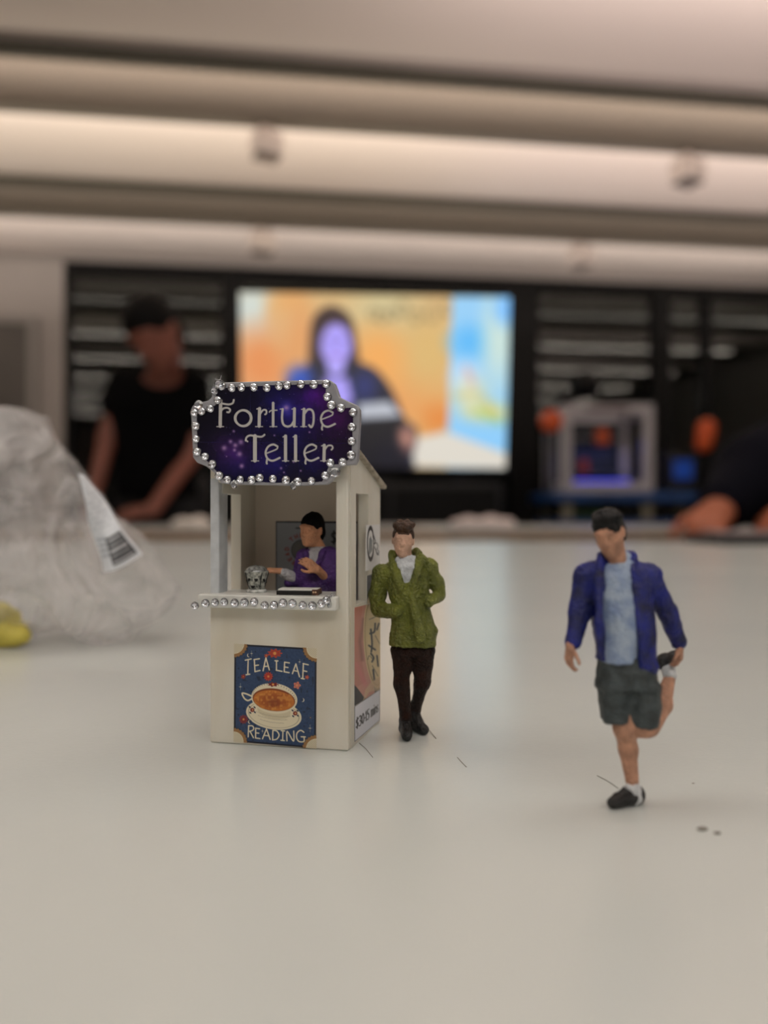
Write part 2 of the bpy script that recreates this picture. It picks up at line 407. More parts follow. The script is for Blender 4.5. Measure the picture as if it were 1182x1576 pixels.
def print_sheet(name, corners, nu, nv, artfn, m, parent, maskfn=None, lift=None):
    """corners TL,TR,BR,BL in the parent's frame; artfn(a,b) -> colours sRGB 0..255"""
    TL, TR, BR, BL = [np.array(c, float) for c in corners]
    a = np.linspace(0, 1, nu+1)[None, :].repeat(nv+1, 0); b = np.linspace(0, 1, nv+1)[:, None].repeat(nu+1, 1)
    A, B = a[..., None], b[..., None]
    V = (TL*(1-A)+TR*A)*(1-B)+(BL*(1-A)+BR*A)*B
    if lift is not None: V = V+lift(a, b)
    C = s2l(np.clip(artfn(a, b), 0, 255))
    ids = np.arange((nu+1)*(nv+1)).reshape(nv+1, nu+1)
    Q = np.stack([ids[:-1, :-1], ids[1:, :-1], ids[1:, 1:], ids[:-1, 1:]], -1)
    if maskfn is not None:
        ok = maskfn(a, b); okq = ok[:-1, :-1] & ok[1:, :-1] & ok[1:, 1:] & ok[:-1, 1:]; Q = Q[okq]
    Q = Q.reshape(-1, 4); used = np.unique(Q); re = -np.ones(ids.size, int); re[used] = np.arange(len(used))
    return np_mesh(name, V.reshape(-1, 3)[used], re[Q], m, parent, False, C.reshape(-1, 3)[used])

# ================================================================== THE ROOM
M_ceil = mat('ceiling_paint', (232, 222, 214), .8)
M_wall = mat('wall_paint', (168, 162, 158), .8, .02, 2)
M_lip = mat('grey_fascia', (80, 77, 67), .6, .03, 2)
M_panel = mat('panel_paint', (104, 99, 88), .7)
M_blk = mat('black_metal', (7, 7, 8), .5, .1, 3, spec=.2)
M_floor = mat('floor_vinyl', (62, 58, 54), .5, .08, 3)
def rbox(mb, L0, L1, P0, P1, z0, z1): mb.box((L0, P0, z0), (L1, P1, z1))
def rstruct(name, mb, m, bevel=0.0, kind='structure', parent=None):
    o = mb.build(name, m, parent, bevel)
    if parent is None:
        o.rotation_euler = (0, 0, YAW)
        if kind: o['kind'] = kind
    return o
LW, PB, PW = 5.2, -3.2, 5.5
mb = MB(); rbox(mb, -LW, LW, PB, 12, -.1, 0); rstruct('floor', mb, M_floor)
mb = MB()
edges = sorted(BAYS)
prev = PB
for P0 in edges:
    if P0-prev > .01: rbox(mb, -LW, LW, prev, P0, CEIL, CEIL+.25)
    prev = P0+.42
rbox(mb, -LW, LW, prev, 12, CEIL, CEIL+.25)
for P0 in edges: rbox(mb, -LW, LW, P0, P0+.42, CEIL+.22, CEIL+.25)
ceiling = rstruct('ceiling', mb, M_ceil)
for k, P0 in enumerate(edges):
    if abs(P0-5.49) > .1:
        mb = MB(); rbox(mb, -LW, LW, P0-.015, P0+.015, CEIL-.055, CEIL+.03)
        o = rstruct('trim_%d' % (2*k+1), mb, M_lip)
    mb = MB(); rbox(mb, -LW, LW, P0+.35, P0+.42, CEIL-.065, CEIL+.22)
    o = rstruct('trim_%d' % (2*k+2), mb, M_panel)
mb = MB(); rbox(mb, -LW-.1, -LW, PB, 12, 0, CEIL+.3); rstruct('wall_left', mb, M_wall)
mb = MB(); rbox(mb, LW, LW+.1, PB, 12, 0, CEIL+.3); rstruct('wall_right', mb, M_wall)
mb = MB(); rbox(mb, -LW, LW, PB-.1, PB, 0, CEIL+.3); rstruct('wall_back', mb, M_wall)
mb = MB(); rbox(mb, -LW, LW, 12, 12.1, 0, CEIL+.3); rstruct('wall_far', mb, mat('far_wall', (34, 36, 38), .8))
def Lw(px, P=PW):                          # position along the wall of a pixel column
    u = (px-CX)/F; D = P/(RC-RS*u); return D*(u*RC+RS)
def Zw(px, py, P=PW):
    u = (px-CX)/F; D = P/(RC-RS*u); return ZC-(py-HZ)/F*D
ztop = Zw(600, 420)
zlint = ztop
L98 = Lw(98)
mb = MB(); rbox(mb, -LW, L98, PW, PW+.12, 0, CEIL+.02); rbox(mb, L98, LW, PW, PW+.12, zlint, CEIL+.02)
rstruct('wall_front', mb, M_wall)
# door in the solid wall
zd = Zw(20, 500)
d = empty('door_1', room(Lw(-55), PW-.02), YAW); d['kind'] = 'structure'
wd = Lw(46)-Lw(-55)
MB().box((0, -.02, 0), (wd, .02, zd)).build('door_leaf', mat('door_grey', (96, 92, 88), .6, .04, 3), d, .004)
MB().box((-.06, -.03, 0), (0, .03, zd+.06)).box((wd, -.03, 0), (wd+.06, .03, zd+.06)).box((0, -.03, zd), (wd, .03, zd+.06)).build('door_frame', mat('frame_grey', (150, 146, 142), .6), d, .003)
MB().tube((.07, -.06, 1.0), (.19, -.06, 1.0), .011).tube((.07, -.02, 1.0), (.07, -.06, 1.0), .011).build('door_handle', mat('steel', (150, 150, 150), .3, metal=1.0), d, smooth=True)
# window wall: black storefront frames with a pane in every bay
def glass_mat():
    m = bpy.data.materials.new('window_glass'); m.use_nodes = True; nt = m.node_tree; N = nt.nodes; N.clear()
    o = N.new('ShaderNodeOutputMaterial'); mx = N.new('ShaderNodeMixShader'); t = N.new('ShaderNodeBsdfTransparent'); g = N.new('ShaderNodeBsdfGlossy')
    fr = N.new('ShaderNodeFresnel'); fr.inputs[0].default_value = 1.5
    t.inputs[0].default_value = (.62, .66, .64, 1); g.inputs['Roughness'].default_value = .02
    nt.links.new(fr.outputs[0], mx.inputs[0]); nt.links.new(t.outputs[0], mx.inputs[1]); nt.links.new(g.outputs[0], mx.inputs[2]); nt.links.new(mx.outputs[0], o.inputs[0])
    return m
M_glass = glass_mat()
cols = [(98, 106), (340, 376), (580, 596), (786, 830), (1008, 1034), (1084, 1098), (1290, 1320)]
xs = [(Lw(a), Lw(b)) for a, b in cols]; xs.append((LW-.08, LW))
for i in range(len(xs)-1):
    w = empty('window_%d' % (i+1), room(xs[i][0], PW+.01), YAW); w['kind'] = 'structure'
    fw = xs[i][1]-xs[i][0]; x1 = xs[i+1][0]-xs[i][0]
    f = MB().box((0, 0, 0), (fw, .1, zlint)).box((fw, .005, zlint-.075), (x1, .095, zlint)).box((fw, .005, 0), (x1, .095, .12))
    f.box((fw, .01, .95), (x1, .09, .985))
    if i == len(xs)-2: f.box((x1, 0, 0), (x1+.08, .1, zlint))
    f.build('window_frame', M_blk, w)
    MB().box((fw, .045, .12), (x1, .055, .95)).build('pane', M_glass, w)
    MB().box((fw, .045, .985), (x1, .055, zlint-.075)).build('pane', M_glass, w)

# ================================================================== TABLES
def table_top_mat():
    m = bpy.data.materials.new('white_laminate'); m.use_nodes = True; nt = m.node_tree; N = nt.nodes; b = N['Principled BSDF']
    b.inputs['Specular IOR Level'].default_value = .6
    tc = N.new('ShaderNodeTexCoord')
    n1 = N.new('ShaderNodeTexNoise'); n1.inputs['Scale'].default_value = 9; n1.inputs['Detail'].default_value = 3
    r = N.new('ShaderNodeValToRGB'); r.color_ramp.elements[0].position = .3; r.color_ramp.elements[1].position = .7
    r.color_ramp.elements[0].color = rgba((194, 198, 195)); r.color_ramp.elements[1].color = rgba((200, 203, 199))
    nt.links.new(tc.outputs['Object'], n1.inputs[0]); nt.links.new(n1.outputs[0], r.inputs[0]); nt.links.new(r.outputs[0], b.inputs['Base Color'])
    n2 = N.new('ShaderNodeTexNoise'); n2.inputs['Scale'].default_value = 900; n2.inputs['Detail'].default_value = 4
    n3 = N.new('ShaderNodeTexNoise'); n3.inputs['Scale'].default_value = 60; n3.inputs['Detail'].default_value = 2
    nt.links.new(tc.outputs['Object'], n2.inputs[0]); nt.links.new(tc.outputs['Object'], n3.inputs[0])
    ad = N.new('ShaderNodeMath'); ad.operation = 'MULTIPLY_ADD'; ad.inputs[1].default_value = 4.0
    nt.links.new(n3.outputs[0], ad.inputs[0]); nt.links.new(n2.outputs[0], ad.inputs[2])
    bp = N.new('ShaderNodeBump'); bp.inputs['Strength'].default_value = .25; bp.inputs['Distance'].default_value = .00012
    nt.links.new(ad.outputs[0], bp.inputs['Height']); nt.links.new(bp.outputs[0], b.inputs['Normal'])
    b.inputs['Roughness'].default_value = .24
    return m
M_top = table_top_mat()
M_edge = mat('plywood_edge', (150, 122, 96), .6, .12, 30)
M_leg = mat('grey_leg', (120, 120, 120), .4, metal=.6)
def table(name, x0, x1, y0, y1, label, mt=M_top, group=None):
    t = empty(name, ((x0+x1)/2, (y0+y1)/2, 0)); w, dd = (x1-x0)/2, (y1-y0)/2
    MB().box((-w, -dd, TABLE-.004), (w, dd, TABLE)).build('tabletop', mt, t, .0008)
    MB().box((-w+.001, -dd+.001, TABLE-.026), (w-.001, dd-.001, TABLE-.004)).build('edge_band', M_edge, t)
    for sx in (-1, 1):
        for sy in (-1, 1):
            MB().tube((sx*(w-.08), sy*(dd-.08), 0), (sx*(w-.08), sy*(dd-.08), TABLE-.026), .022, .026, 16).build('leg', M_leg, t, smooth=True)
    tag(t, label, 'table', group); return t
table('table', -.95, 1.05, -.25, .594, 'white laminate table the toy booth and figurines stand on')
table('table', -.95, 1.05, .596, 1.235, 'white table joined edge to edge behind the one under the booth')
table('table', -1.75, 1.9, 2.02, 3.02, 'long plywood-edged table across the aisle where the bowed woman leans')

# ================================================================== THE BOOTH
def ground(px, py):
    D = F*EYE/(py-HZ); return np.array([(px-CX)/F*D, D])
A, B, C = ground(323, 1143), ground(536, 1156.5), ground(585, 1110)
ANG = math.atan2(A[1]-B[1], B[0]-A[0])
ca, sa = math.cos(ANG), math.sin(ANG)
def to_local(x, y):                       # world xy -> booth (u, v)
    dx, dy = x-A[0], y-A[1]; return np.array([dx*ca-dy*sa, dx*sa+dy*ca])
BW = to_local(*B)[0]
Cl = to_local(*C)
cam_l = to_local(0, 0)
def ray(px, py):
    dx, dy, dz = (px-CX)/F, 1.0, -(py-HZ)/F
    return np.array([dx*ca-dy*sa, dx*sa+dy*ca, dz])
def on_front(px, py, v0=0.0):
    d = ray(px, py); t = (v0-cam_l[1])/d[1]; return cam_l[0]+t*d[0], EYE+t*d[2]
sdir = np.array([Cl[0]-BW, Cl[1]]); SL = float(np.linalg.norm(sdir)); sdir /= SL; snrm = np.array([sdir[1], -sdir[0]])
def on_side(px, py, off=0.0):             # returns distance along the side wall and height
    d = ray(px, py); o = np.array([BW, 0.0])+snrm*off
    t = ((o-cam_l)@snrm)/(d[:2]@snrm); p = cam_l+t*d[:2]; return float((p-o)@sdir), EYE+t*d[2]
def side_pt(s, z, off=0.0):
    p = np.array([BW, 0.0])+sdir*s+snrm*off; return (p[0], p[1], z)
DEP = Cl[1]
booth = empty('market_booth', (A[0], A[1], TABLE), -ANG)
tag(booth, 'white toy market booth with a rhinestone-studded fortune sign and posters', 'booth')
M_bw = mat('booth_plastic', (222, 219, 208), .42, c2=(205, 196, 176), vscale=90, bump=.15, bscale=1500, sss=.15, sstretch=(1, 1, .35), detail=2)
M_bw2 = mat('booth_resin_grey', (196, 200, 204), .35, .05, 300, sss=.1)
T = .0022
zsh = on_front(420, 917, -.0028)[1]; zsb = on_front(420, 938, -.0028)[1]
zhead = on_front(420, 742)[1]
zwt = on_side(556, 760)[1]; zwb = on_side(548, 931)[1]
s1, zf = on_side(549, 688); s2, zb = on_side(589, 746)
zfront = zf+.0002; zback = zb-.0004
def rz(v): return zfront+(zback-zfront)*min(max(v/DEP, -.1), 1.15)
u_open0 = on_front(337, 800)[0]; u_open1 = on_front(516.5, 800)[0]
MB().box((0, 0, 0), (BW, T*.75, zsb+.0008)).build('front_panel', M_bw, booth, .0004, 3)
MB().box((0, .00005, zhead), (BW, T*.75, zfront)).build('header_panel', M_bw, booth, .0003)
MB().box((0, 0, zsb), (u_open0, .0046, zhead+.001)).build('post', M_bw2, booth, .0003)
MB().box((u_open1, 0, zsb), (BW, .0026, zhead+.001)).build('post', M_bw, booth, .0004, 3)
v0w, v1w = .0046, .0108
def wallseg(mb, f, s0, s1_, z0, z1a, z1b, t):
    # f(s, off) -> (u,v); inner side at off=-t
    mb.hexa([(*f(s0, 0), z0), (*f(s1_, 0), z0), (*f(s1_, -t), z0), (*f(s0, -t), z0), (*f(s0, 0), z1a), (*f(s1_, 0), z1b), (*f(s1_, -t), z1b), (*f(s0, -t), z1a)])
fl = lambda s, off: (0-off, s)
fr = lambda s, off: (BW+sdir[0]*s+snrm[0]*off, sdir[1]*s+snrm[1]*off)
mb = MB()
wallseg(mb, fl, T*.7, DEP, 0, zsb, zsb, T); wallseg(mb, fl, T*.7, DEP, zwt, rz(0), rz(DEP), T)
wallseg(mb, fl, v1w, DEP, zsb, zwt, zwt, T)
mb.build('side_wall', M_bw, booth)
mb = MB(); ws0 = on_side(548, 850)[0]; ws1 = on_side(567, 850)[0]
wallseg(mb, fr, T*.7, SL, 0, zwb, zwb, T); wallseg(mb, fr, T*.7, SL, zwt, rz(0), rz(DEP), T)
wallseg(mb, fr, T*.7, max(ws0, T*.8), zwb, zwt, zwt, T); wallseg(mb, fr, ws1, SL, zwb, zwt, zwt, T)
mb.build('side_wall', M_bw, booth)
MB().hexa([(0, DEP-T, 0), (Cl[0]-.0004, DEP-T, 0), (Cl[0], DEP, 0), (0, DEP, 0), (0, DEP-T, rz(DEP-T)), (Cl[0]-.0004, DEP-T, rz(DEP-T)), (Cl[0], DEP, rz(DEP)), (0, DEP, rz(DEP))]).build('back_wall', mat('booth_inner', (208, 196, 180), .5), booth)
ov = .0011; rt = .0007
ve = DEP+.0016
MB().hexa([(-ov, -.0002, rz(0)), (BW+ov, -.0002, rz(0)), (Cl[0]+ov, ve, rz(ve)-.0001), (-ov, ve, rz(ve)-.0001),
           (-ov, -.0002, rz(0)+rt), (BW+ov, -.0002, rz(0)+rt), (Cl[0]+ov*1.1, ve, rz(ve)+rt), (-ov, ve, rz(ve)+rt)]).build('roof', mat('roof_card', (176, 166, 150), .6, c2=(120, 112, 98), vscale=500), booth, .0002)
# counter shelf with rhinestones
ush0 = on_front(304.5, 925, -.0028)[0]; ush1 = on_front(517, 925, -.0028)[0]
shelf = MB().box((ush0, -.0028, zsb), (ush1, .0001, zsh)).box((T*.8, .0001, zsb), (BW-T, .0075, zsh)).build('counter_shelf', mat('shelf_plastic', (218, 218, 212), .3, .05, 300), booth, .0003)
def rhinestone_mats():
    m = bpy.data.materials.new('clear_rhinestone'); m.use_nodes = True; b = m.node_tree.nodes['Principled BSDF']
    b.inputs['Base Color'].default_value = (.95, .97, 1, 1); b.inputs['Roughness'].default_value = .02; b.inputs['Transmission Weight'].default_value = 1; b.inputs['IOR'].default_value = 1.5
    m2 = mat('silver_backing', (225, 226, 230), .07, metal=1.0)
    return [m, m2]
RM = rhinestone_mats()
def stone_mesh():
    bm = bmesh.new(); n = 16; prof = [(1, 0.05), (.97, .28), (.82, .58), (.55, .80), (.25, .92)]
    rings = [[bm.verts.new((r*math.cos(2*math.pi*i/n), -z, r*math.sin(2*math.pi*i/n))) for i in range(n)] for r, z in prof]
    for P_, Q_ in zip(rings, rings[1:]):
        for i in range(n): bm.faces.new((P_[i], P_[(i+1) % n], Q_[(i+1) % n], Q_[i]))
    bm.faces.new(rings[-1])
    bk = [bm.verts.new((r_.co.x, 0.0, r_.co.z)) for r_ in rings[0]]
    mid = [bm.verts.new((.52*math.cos(2*math.pi*(i+.5)/8), -.30, .52*math.sin(2*math.pi*(i+.5)/8))) for i in range(8)]
    top = bm.verts.new((0, -.06, 0)); foil = []
    for i in range(8):
        a, b, c = bk[2*i], bk[(2*i+1) % n], bk[(2*i+2) % n]; m0, m1 = mid[i], mid[(i+1) % 8]
        for q in ((a, b, m0), (b, c, m0), (c, m1, m0), (m0, m1, top)): foil.append(bm.faces.new(q))
    for f in foil: f.material_index = 1
    for i in range(n):
        f = bm.faces.new((bk[i], bk[(i+1) % n], rings[0][(i+1) % n], rings[0][i])); f.material_index = 0
    bmesh.ops.recalc_face_normals(bm, faces=bm.faces)
    me = bpy.data.meshes.new('rhinestone'); bm.to_mesh(me); bm.free()
    for q in RM: me.materials.append(q)
    me.polygons.foreach_set('use_smooth', [p.material_index == 0 for p in me.polygons]); return me
SM = stone_mesh()
def stone(parent, u, v, z, r, rzz=0):
    o = bpy.data.objects.new('rhinestone', SM); COL.objects.link(o); o.parent = parent
    o.location = (u, v, z); s = r*random.uniform(.93, 1.05); o.scale = (s, s*.9, s); o.rotation_euler = (random.uniform(-.06, .06), random.uniform(0, 3), rzz+random.uniform(-.08, .08)); return o
c1 = lambda x, y: (270+x/3.377, 560+y/3.377)
for x, y in [(100,1258),(155,1245),(205,1240),(252,1238),(307,1243),(357,1240),(408,1237),(463,1255),(511,1255),(558,1243),(607,1245),(660,1255),(710,1258),(758,1246),(785,1228)]:
    px, py = c1(x, y); u, z = on_front(px, py, -.0030); stone(shelf, u, -.0029, z, .00086)
for x, y, v in [(812,1216,-.0020),(828,1238,-.0012),(803,1250,-.0024)]:
    px, py = c1(x, y); u, z = on_front(px, py, v); stone(shelf, min(u, ush1+.0001), v, z, .0008, math.radians(60))
# the sign
c6 = lambda x, y: (280+x/4.076, 570+y/4.076)
VS = -.0030
out = [(190,100),(222,76),(560,66),(925,58),(955,80),(970,120),(985,165),(1040,192),(1098,218),(1113,245),(1115,300),(1100,560),(1085,592),(1010,596),(962,630),(940,690),(905,716),(740,724),(500,720),(300,716),(240,706),(218,655),(150,602),(92,578),(68,545),(62,400),(54,245),(66,222),(95,203),(160,190),(186,168)]
prn = [(212,112),(560,92),(910,84),(902,150),(930,212),(985,240),(1062,232),(1078,262),(1064,550),(1000,588),(925,596),(900,660),(880,700),(600,706),(300,696),(250,680),(222,640),(160,572),(112,535),(96,480),(92,300),(100,262),(170,248),(210,215),(222,180),(205,140)]
sg = [on_front(*c6(x, y), VS) for x, y in out]
sign = MB().prism(sg, lambda p, d: (p[0], VS+d, p[1]), .0019).build('sign_board', mat('sign_plastic', (158, 158, 164), .3, .06, 250, sss=.1), booth, .00025, 3)
MB().box((.004, VS+.0018, zhead+.002), (.008, 0, zhead+.006)).box((BW-.008, VS+.0018, zhead+.002), (BW-.004, 0, zhead+.006)).build('sign_bracket', M_bw, booth)
def sign_art(X, Y):
    a = Art(X, Y, (9, 8, 26), 2.2); g = np.stack([X.ravel(), Y.ravel(), X.ravel()*0], 1)
    n1 = vnoise(g, 1/140, 3).reshape(X.shape); n2 = vnoise(g, 1/45, 5).reshape(X.shape); n3 = vnoise(g, 1/16, 6).reshape(X.shape)
    neb = .5+.3*n1+.15*n2+.08*n3
    def blob(cx, cy, rx, ry, col, amt):
        w = np.exp(-(((X-cx)/rx)**2+((Y-cy)/ry)**2))*np.clip(neb+.1, 0, 1.2)*amt; a.C[:] += w[..., None]*np.array(col, float)
    blob(650, 300, 260, 260, (22, 18, 92), 1.0); blob(960, 300, 150, 260, (66, 8, 58), .9); blob(340, 500, 190, 110, (74, 32, 88), .85); blob(520, 620, 400, 110, (12, 10, 60), .9)
    blob(655, 240, 40, 50, (70, 70, 150), .8); blob(820, 160, 120, 80, (52, 6, 70), .8)
    for cx, cy, r in [(265,487,16),(305,447,12),(370,450,16),(362,525,16),(375,600,14),(330,500,10),(655,235,16),(622,614,8),(800,388,6),(280,540,4),(325,382,8),(580,408,6),(745,630,6),(700,575,6),(640,640,6),(480,330,4),(335,470,14)]:
        w = np.exp(-((X-cx)**2+(Y-cy)**2)/(r*r))[..., None]; a.C = a.C*(1-w*.8)+np.array((188, 150, 205))*w*.8
    rs = np.random.RandomState(4)
    for _ in range(90): a.ellipse(rs.uniform(110, 1060), rs.uniform(100, 690), *([rs.uniform(1.2, 2.6)]*2), (120, 120, 165), op=.7)
    for ln in ([(430,120),(430,700)],[(735,90),(735,700)],[(110,450),(1070,458)],[(520,240),(735,250)],[(530,490),(420,420)],[(790,560),(830,640)],[(580,410),(640,470)]): a.line(ln, 1.6, (44, 44, 120), op=.6)
    K = (196, 194, 190)
    L = lambda p, w: a.line(smooth_pts(p), w, K) if len(p) > 2 else a.line(p, w, K)
    # F
    L([(243,190),(240,350)], 21); L([(218,353),(262,353)], 6); L([(190,180),(205,196),(240,205),(290,214),(318,206),(325,186)], 12); L([(242,262),(258,240),(285,235),(302,246),(296,262),(284,262)], 12)
    # o
    a.ring(386, 300, 50, 50, 14, K); a.ring(380, 300, 50, 47, 9, K)
    # r
    L([(487,240),(484,350)], 20); L([(462,353),(506,353)], 6); L([(470,242),(487,238)], 8); L([(490,275),(508,250),(528,250),(530,270),(522,276)], 11)
    # t
    L([(572,205),(572,350)], 17); L([(552,353),(596,353)], 6); L([(548,262),(560,252),(596,250)], 8)
    # u
    L([(632,243),(628,300),(636,338),(660,352),(685,345),(700,322)], 14); L([(706,240),(704,350)], 18); L([(616,243),(634,241)], 6); L([(690,243),(706,240)], 6); L([(704,353),(722,353)], 6)
    # n
    L([(766,243),(763,350)], 18); L([(745,353),(782,353)], 6); L([(750,245),(766,241)], 6); L([(768,272),(790,246),(815,250),(826,280),(824,330),(812,356),(798,344)], 14)
    # e
    def unc(cx, cy):
        L([(cx+34,cy-38),(cx+8,cy-50),(cx-24,cy-36),(cx-40,cy),(cx-28,cy+38),(cx+4,cy+52),(cx+48,cy+34)], 13)
        L([(cx+34,cy-38),(cx+28,cy-20),(cx-36,cy+6)], 9); L([(cx-30,cy+40),(cx-34,cy+62),(cx-32,cy+70)], 12)
    unc(912, 302); unc(565, 515); unc(808, 515)
    # T
    L([(458,412),(458,566)], 24); L([(436,568),(482,568)], 6); L([(400,440),(406,420),(428,408),(465,414),(500,416),(518,404)], 12); L([(400,438),(412,446)], 10)
    for x in (650, 713): L([(x,412),(x,566)], 20); L([(x-20,568),(x+20,568)], 6); L([(x-16,418),(x,410)], 7)
    L([(893,470),(891,566)], 20); L([(870,568),(914,568)], 6); L([(876,474),(893,468)], 7); L([(896,500),(914,474),(938,472),(946,486),(938,498)], 11)
    return a.C
def mk_front_print(name, bx, conv, inv, v, nu, nv, art, m, parent, poly=None):
    """a flat print on plane v spanning the crop box bx; conv crop->photo pixels"""
    x0, y0, x1, y1 = bx
    us = [on_front(*conv(x, y), v) for x, y in ((x0, y0), (x1, y0), (x1, y1), (x0, y1))]
    u0 = min(p[0] for p in us); u1 = max(p[0] for p in us); z0 = min(p[1] for p in us); z1 = max(p[1] for p in us)
    def XY(a, b):
        u = u0+(u1-u0)*a; z = z1+(z0-z1)*b
        x = u-cam_l[0]; y = v-cam_l[1]
        # back to the photograph's measured frame, so that the artwork is drawn where it was measured
        wx = x*ca+y*sa; wy = -x*sa+y*ca
        return inv(CX+F*wx/wy, HZ-F*(z-EYE)/wy)
    art_f = lambda a, b: art(*XY(a, b))
    mk = (lambda a, b: poly_sd(*XY(a, b), poly) < 0) if poly else None
    return print_sheet(name, ((u0, v, z1), (u1, v, z1), (u1, v, z0), (u0, v, z0)), nu, nv, art_f, m, parent, mk)
i6 = lambda X, Y: ((X-280)*4.076, (Y-570)*4.076)
mk_front_print('sign_print', (85, 75, 1085, 712), c6, i6, VS-.00003, 480, 300, sign_art, attr_mat('glossy_print', .22, coat=.3), sign, prn)
for x, y in [(243,115),(295,125),(345,123),(409,122),(476,125),(540,114),(582,112),(653,106),(720,107),(784,104),(791,172),(813,215),(862,230),(924,252),(918,329),(917,402),(914,474),(870,510),(807,514),(780,580),(709,608),(636,613),(576,605),(508,598),(439,592),(398,604),(339,602),(271,603),(228,582),(193,523),(155,482),(113,457),(108,391),(106,323),(100,255),(140,248),(183,232),(221,190),(205,145)]:
    u, z = on_front(*c1(x, y), VS); stone(sign, u, VS-.00005, z, .00086 if (x, y) != (205,145) else .0007)
# glue blobs on the sign's edge
for k, (x, y) in enumerate([(235, 85), (700, 722), (960, 640), (330, 716), (205, 120), (105, 215)]):
    u, z = on_front(*c6(x, y), VS); random.seed(k)
    g = MB().lathe([(0, 0), (.0009, .00005), (.0008, .0003), (.0004, .0005), (0, .00055)], 14, Matrix.Translation((u, VS, z)) @ Matrix.Rotation(math.pi/2, 4, 'X') @ Matrix.Scale(random.uniform(.6, 1.3), 4, (1, 0, 0))); g.build('glue_blob', RM[0], sign, smooth=True)
MB().tube((*on_front(339, 588, VS)[:1], VS, on_front(339, 588)[1]), (on_front(343, 583, VS)[0], VS-.0006, on_front(343, 583)[1]), .00007, .00003, 5).tube((on_front(339, 590, VS)[0], VS, on_front(339, 590)[1]), (on_front(331, 588, VS)[0], VS-.0003, on_front(331, 588)[1]), .00007, .00003, 5).build('glue_string', M_bw2, sign)

